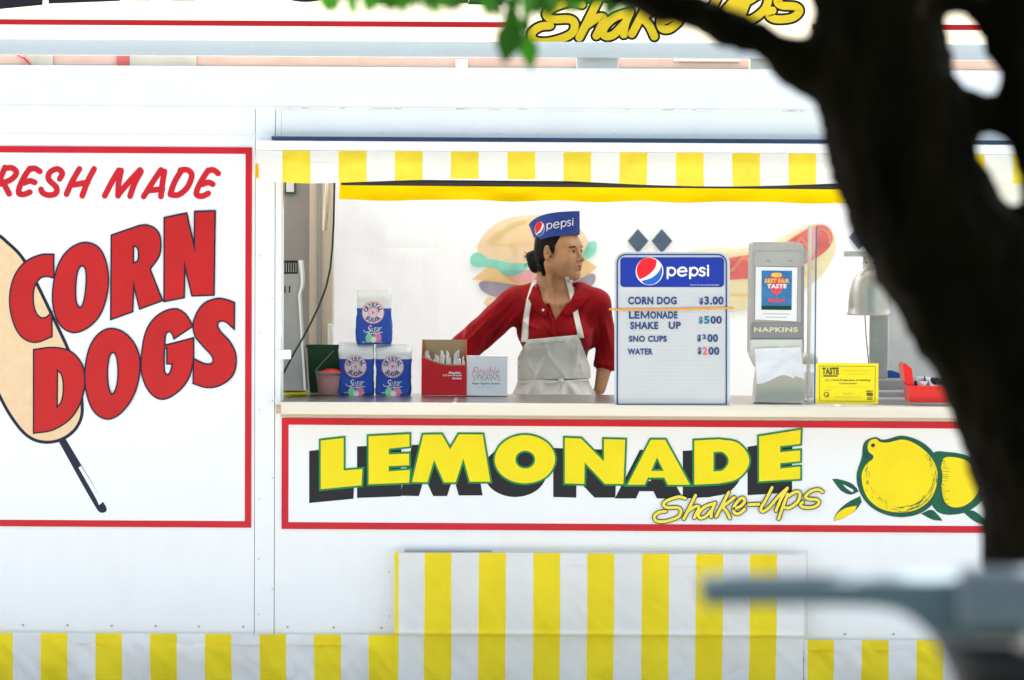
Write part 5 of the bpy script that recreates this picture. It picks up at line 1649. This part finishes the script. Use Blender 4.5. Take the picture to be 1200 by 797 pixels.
# paper hat
def hat_side(u, v, s_, o=0.0):
    fb, ft = -.114 + .212 * u, -.150 + .247 * u
    w = math.sin(math.pi * u) ** .75
    wb, wt = (.086 + o) * w, (.080 + o) * w
    zb = .030 + .040 * u + .004 * math.sin(math.pi * u)
    zt = .104 + .063 * u + .016 * math.sin(math.pi * u)
    f = fb + (ft - fb) * v; r = wb + (wt - wb) * v; z = zb + (zt - zb) * v
    return H(s_ * r, f, z)
hat = None
for s_ in (1, -1):
    mb = MB().grid(lambda u, v: hat_side(u, v, s_), 36, 6).grid(lambda u, v: hat_side(u, v, s_, -.0022), 36, 6)
    mb.grid(lambda u, v: hat_side(u, 1, s_, -.0022 * v), 36, 1).grid(lambda u, v: hat_side(u, 0, s_, -.0022 * v), 36, 1)
    o = mb.build('hat' if s_ > 0 else 'hat_far_side', 'hat_paper', woman if s_ > 0 else hat, smooth=True)
    if s_ > 0: hat = o
MB().grid(lambda u, v: hat_side(u, .62 + .25 * math.sin(math.pi * v), 1 - 2 * v, -.004), 30, 8).build('hat_fold', 'print_white', hat, smooth=True)
hm = draper(bvh_of(hat), .0008, YPR)
logo(hat, lambda x, y: (632.3 + (x - 368) * .045, 268.4 + (y - 223) * .066 + (x - 368) * -.006),
     lambda x, y: (640.9 + (x - 537) * .0803, 262.2 + (y - 190) * .088 - (x - 537) * .0803 * .155), hm, .95, .0003)

# polo shirt
S_ = Field(np.arange(Q(505, 400).x, Q(728, 400).x, .0045), np.arange(YPR - .2, YPR + .2, .0045), np.arange(1.00, Q(650, 325).z, .0045))
torso(S_, .014, .045)
for S, E, W, L, ra, rb in ((SR, ER, WR, 1.0, .066, .064), (SL, EL, WL, 1.0, .058, .050)):
    S_.cap(S, E, ra, rb, k=.035)
S_.cap(ER, ER.lerp(WR, .45), .060, .050, k=.02)
S_.cap(EL, EL.lerp(WL, .25), .048, .043, k=.02)
X, Y, Z = S_.xs[:, None, None], S_.ys[None, :, None], S_.zs[None, None, :]
# drape wrinkles: long soft folds that run from the shoulders and armpits
fold = np.zeros(S_.V.shape, np.float32)
def foldline(px0, py0, px1, py1, w, a):
    global fold
    p0, p1 = Q(px0, py0), Q(px1, py1)
    dx, dz = p1.x - p0.x, p1.z - p0.z
    L2 = dx * dx + dz * dz
    t = np.clip(((X - p0.x) * dx + (Z - p0.z) * dz) / L2, 0, 1)
    d2 = (X - p0.x - t * dx) ** 2 + (Z - p0.z - t * dz) ** 2
    fold = fold + (1.9 * a * np.exp(-d2 / (w * w)) * np.sin(np.pi * np.clip(t, .04, .96))).astype(np.float32)
for q in ((606, 352, 560, 400, .010, -.006), (612, 362, 572, 408, .010, .007), (600, 340, 548, 388, .012, .005), (596, 372, 560, 414, .008, -.006), (585, 360, 540, 408, .009, .005), (575, 384, 552, 420, .008, .006),
          (604, 385, 625, 420, .010, .006), (601, 398, 618, 440, .009, -.005), (606, 372, 632, 386, .009, .006), (700, 380, 680, 400, .010, .006), (703, 395, 690, 432, .008, -.005), (708, 372, 716, 412, .008, .006),
          (700, 362, 706, 420, .007, -.005), (690, 352, 676, 392, .012, .005), (613, 350, 622, 392, .012, .004), (635, 372, 652, 400, .010, .003), (602, 420, 612, 446, .008, .005), (693, 410, 690, 446, .007, .005)):
    foldline(*q)
nz = np.zeros(S_.V.shape, np.float32)
for a, b, c, ph in ((31, 9, 22, 0), (17, 13, -38, 2), (-46, 20, 30, 4), (60, 10, 45, 1)): nz = nz + .0012 * np.sin(a * X + b * Y + c * Z + ph).astype(np.float32)
S_.V -= fold + nz
# neck opening and V
nk0, nk1 = Q(652, 352, .04), Q(651, 300, .035)
S_.cap(nk0 + Vector((0, 0, .0)), nk1, .062, .075, k=.01, op='-')
a, b, c = Q(627, 334, -.1), Q(679, 334, -.1), Q(650, 377, -.1)
def half(p, q):  # signed distance to the line through p, q in x,z
    nx_, nz_ = -(q.z - p.z), (q.x - p.x); L = math.hypot(nx_, nz_)
    return ((X - p.x) * nx_ + (Z - p.z) * nz_) / L
dV = np.maximum(np.maximum(half(a, c), half(c, b)) * -1 * 1.0, Y - (YPR + .01))
dV = np.maximum(np.maximum(-half(a, c), -half(c, b)), Y - (YPR + .01))
sg = half(a, c)
m0 = Q(652, 350, -.1)
s1 = 1 if (((m0.x - a.x) * -(c.z - a.z) + (m0.z - a.z) * (c.x - a.x)) > 0) else -1
s2 = 1 if (((m0.x - c.x) * -(b.z - c.z) + (m0.z - c.z) * (b.x - c.x)) > 0) else -1
dV = np.maximum(np.maximum(-s1 * half(a, c), -s2 * half(c, b)), np.maximum(Y - (YPR + .02), (a.z - .06 - Z) * 0 - 1))
S_.V = np.maximum(S_.V, -dV.astype(np.float32))
S_.V = np.maximum(S_.V, (1.03 - Z + 0 * X + 0 * Y).astype(np.float32))
shirt = S_.build('polo_shirt', 'shirt_red', woman)
# sleeve cuffs
for W0, W1, r0, r1 in ((ER.lerp(WR, .43), ER.lerp(WR, .50), .056, .055), (EL.lerp(WL, .20), EL.lerp(WL, .36), .0495, .0475)):
    MB().tube([W0, W0.lerp(W1, .5), W1], [r0, r0, r1], 22, cap=False).build('cuff', 'shirt_red', shirt, smooth=True)
# collar, placket, button
bd = bvh_of(shirt, body_o)
cm = draper(bd, .004, YPR - .05)
def thick(o, t):
    md = o.modifiers.new('t', 'SOLIDIFY'); md.thickness = t; md.offset = 0
    apply_mods(o)
    return o
thick(dfill('collar', ["624,337 s628,333 s631,334 633,340 s636,352 643,364 639,372 s628,364 619,350"], 'shirt_red', shirt, cm, .003, 3), .004)
thick(dfill('collar', ["684,334 s679,332 s676,333 674,341 s668,353 659,365 664,371 s678,362 691,348 s690,338"], 'shirt_red', shirt, cm, .003, 3), .004)
thick(dfill('placket', ["640,356 643.5,355 651.5,376 652.5,396 646.5,396 646,378"], 'shirt_red', shirt, cm, .001, 3), .003)
q = cm(636.5, 363.5, .006)
MB().lathe(q, [(.0055, .001), (.0055, -.0015), (.004, -.0028), (.0001, -.0025)], 12, 0, 'Y').build('button', 'print_white', shirt, smooth=True)

# trousers and shoes below the counter
T_ = Field(np.arange(HIPC.x - .3, HIPC.x + .3, .009), np.arange(YPR - .2, YPR + .24, .009), np.arange(ZF - .02, 1.12, .009))
T_.ell(HIPC - Vector((0, 0, .02)), (.172, .112, .12), k=.04)
for s_ in (-1, 1):
    hj = HIPC + Vector((s_ * .085, 0, -.03)); kn = Vector((hj.x + s_ * .01, YPR + .02, ZF + .45)); an = Vector((hj.x + s_ * .012, YPR + .045, ZF + .10))
    T_.cap(hj, kn, .092, .066, k=.03).cap(kn, an, .066, .055, k=.02)
T_.build('trousers', 'trouser', woman)
for s_ in (-1, 1):
    G_ = Field(np.arange(HIPC.x - .25, HIPC.x + .25, .006), np.arange(YPR - .2, YPR + .2, .006), np.arange(ZF - .01, ZF + .14, .006))
    an = Vector((HIPC.x + s_ * .097, YPR + .045, ZF + .05))
    G_.cap(an, an + Vector((s_ * .02, -.15, -.012)), .042, .034, k=.02).cap(an, an + Vector((0, .02, 0)), .042, .036, k=.02)
    G_.build('shoe', 'shoe', woman)

# apron: bib, neck strap, waist ties and gathered skirt laid over the shirt
bd = bvh_of(shirt, body_o)
base = draper(bd, .0, YPR - .06)
def zdep(px, py):
    d = (P(px, py, 0) - CAM).normalized()
    h = bd.ray_cast(CAM, d)
    return h[0].y if h[0] is not None else None
def sheet(name, fnpx, nu, nv, off, parent, blur=3, amp=None, fall=None, t=.0025):
    Yg = np.full((nv + 1, nu + 1), np.nan)
    px = np.zeros((nv + 1, nu + 1, 2))
    for j in range(nv + 1):
        for i in range(nu + 1):
            px[j, i] = fnpx(i / nu, j / nv)
            y = zdep(*px[j, i])
            if y is not None: Yg[j, i] = y
    fb = np.nanmin(Yg) if fall is None else fall
    for j in range(nv + 1):
        row = Yg[j]
        good = np.where(~np.isnan(row))[0]
        if len(good) == 0: row[:] = fb + .03
        else:
            for i in range(nu + 1):
                if np.isnan(row[i]):
                    g_ = good[np.argmin(abs(good - i))]
                    row[i] = row[g_] 
    raw = Yg.copy()
    for _ in range(blur):
        Yp = np.pad(Yg, 1, mode='edge')
        Yg = (Yp[1:-1, 1:-1] * 2 + Yp[:-2, 1:-1] + Yp[2:, 1:-1] + Yp[1:-1, :-2] + Yp[1:-1, 2:]) / 6
        Yg = np.minimum(Yg, raw)
    mb = MB()
    vs = []
    for j in range(nv + 1):
        for i in range(nu + 1):
            y = Yg[j, i] - off - (amp(i / nu, j / nv) if amp else 0)
            vs.append(P(px[j, i][0], px[j, i][1], y)[:])
    mb.add(vs, [(j*(nu+1)+i, j*(nu+1)+i+1, (j+1)*(nu+1)+i+1, (j+1)*(nu+1)+i) for j in range(nv) for i in range(nu)])
    o = mb.build(name, 'apron_cloth', parent, smooth=True)
    return thick(o, t)
def bib_px(u, v):
    top = (619 + (677 - 619) * u, 398.5 - 5.5 * u)
    xl = 619 - 12.5 * min(1, v * 2.2) ** .8; xr = 677 + 15 * min(1, v * 1.3) ** .9
    return (xl + (xr - xl) * u, 398.5 - 5.5 * u + (446 - 398.5 + 3 * u) * v)
def ridge(u, v, u0, v0, u1, v1, w, a):
    dx, dy = u1 - u0, v1 - v0
    t = max(0, min(1, ((u - u0) * dx + (v - v0) * dy) / (dx * dx + dy * dy)))
    d2 = (u - u0 - t * dx) ** 2 + ((v - v0 - t * dy) * .8) ** 2
    return 1.8 * a * math.exp(-d2 / (w * w)) * (.3 + .7 * math.sin(math.pi * max(.05, min(.95, t))))
def bib_amp(u, v):
    s = ridge(u, v, .12, .3, .26, .95, .035, .007) + ridge(u, v, .42, .35, .24, .98, .03, .006) + ridge(u, v, .40, .2, .66, .98, .035, .008) + ridge(u, v, .92, .3, .70, .98, .03, .007) + ridge(u, v, .78, .1, .9, .8, .05, .004)
    s += .003 * VN(u * 6, v * 4) + .002 * VN(u * 14 + 3, v * 9)
    return s
apron = sheet('apron', bib_px, 84, 60, .008, woman, 16, lambda u, v: 1.4 * bib_amp(u, v))
def hem_px(u, v): return (619.3 + 57.5 * u, 398 - 5.5 * u + 6.0 * v)
sheet('bib_hem', hem_px, 20, 4, .0115, apron, 6, None)
def skirt_px(u, v):
    xl = 608 - 13 * v; xr = 690 + 17 * v
    return (xl + (xr - xl) * u, 444.5 + 2.5 * u + 30 * v)
def skirt_amp(u, v):
    return .006 + .010 * v + (.006 + .006 * v) * (math.sin(u * 38 + 2 * math.sin(u * 7)) * .5 + .5) * (1 - .3 * v) + ridge(u, v, .25, 0, .12, .9, .05, .010) + ridge(u, v, .28, 0, .38, .9, .05, .010) + ridge(u, v, .66, 0, .55, .9, .05, .01) + ridge(u, v, .68, 0, .86, .9, .05, .01)
sheet('apron_skirt', skirt_px, 70, 14, .008, apron, 8, skirt_amp, YPR - .12)
def strapf(xs_):
    def f(u, v):
        n = len(xs_) - 1
        t = min(n - 1e-6, v * n); i = int(t); k = t - i
        a, b = xs_[i], xs_[i + 1]
        return (a[0] + (b[0] - a[0]) * k + (u - .5) * (a[2] + (b[2] - a[2]) * k), a[1] + (b[1] - a[1]) * k)
    return f
sheet('neck_strap', strapf([(627, 328, 5), (624.5, 338, 7), (620, 352, 6.5), (617, 370, 6.5), (615.5, 385, 7), (614.8, 401, 8)]), 4, 30, .007, apron, 2)
sheet('neck_strap', strapf([(664, 325, 4), (667.5, 334, 6.5), (671, 348, 7), (674.5, 366, 6.5), (678, 382, 6.5), (681, 396, 7)]), 4, 30, .007, apron, 2)
sheet('waist_tie', strapf([(608, 447.5, 2.6), (625, 447, 2.4), (640, 448, 2.6), (655, 447.8, 3.0), (670, 446, 2.6), (690, 443.5, 2.6)]), 30, 1, .02, apron, 2) if False else None
def tie_px(u, v): 
    y = 446.5 + 1.2 * math.sin(u * 5) - 2.2 * max(0, u - .6)
    return (608 + 82 * u, y + 2.6 * v)
sheet('waist_tie', tie_px, 50, 3, .020, apron, 8, lambda u, v: .004 * math.sin(v * 3))
kc = P(657.5, 446.5, zdep(657, 446) - .03)
MB().lathe(kc - Vector((0, 0, .011)), [(.0001, 0), (.010, .003), (.014, .011), (.010, .019), (.0001, .022)], 12).build('tie_knot', 'apron_cloth', apron, smooth=True)
for q in ([(657, 448), (655, 458), (656, 472)], [(658, 448), (661, 460), (659.5, 474)]):
    MB().tube([P(x, y, kc.y - .004) for x, y in q], [.005, .006, .005], 6).build('tie_end', 'apron_cloth', apron, smooth=True)

# ------------------------------------------------------------------ unseen hedge behind the camera, added to cut sky light on the trunk
hg = thing('sky_block_hedge', 'unseen dark green hedge added behind the viewpoint to block sky light', 'hedge', (0, -22, 0))
rn = np.random.RandomState(12)
def hx_(u, v):
    x = -22 + 44 * u
    z = 4.2 * v
    return (x, -21 - .8 * VN(x * .9, z) - .3 * VN(x * 3, z * 3), z + .5 * VN(x * .7, 4) * v)
MB().grid(hx_, 90, 14).build('foliage_core', 'leaf_dark', hg)
vs, fs = [], []
for k in range(9000):
    x, z = rn.uniform(-22, 22), rn.uniform(.1, 4.5)
    p = np.array((x, -20.8 + rn.uniform(-.3, .35), z))
    a, b = rn.randn(3), rn.randn(3)
    a /= np.linalg.norm(a); b -= a * a.dot(b); b /= np.linalg.norm(b)
    n0 = len(vs)
    vs += [tuple(p - a * .1), tuple(p + b * .05), tuple(p + a * .1), tuple(p - b * .05)]
    fs.append((n0, n0 + 1, n0 + 2, n0 + 3))
me = bpy.data.meshes.new('foliage'); me.from_pydata(vs, [], fs)
link('foliage', me, 'leaf_dark', hg)['kind'] = 'stuff'
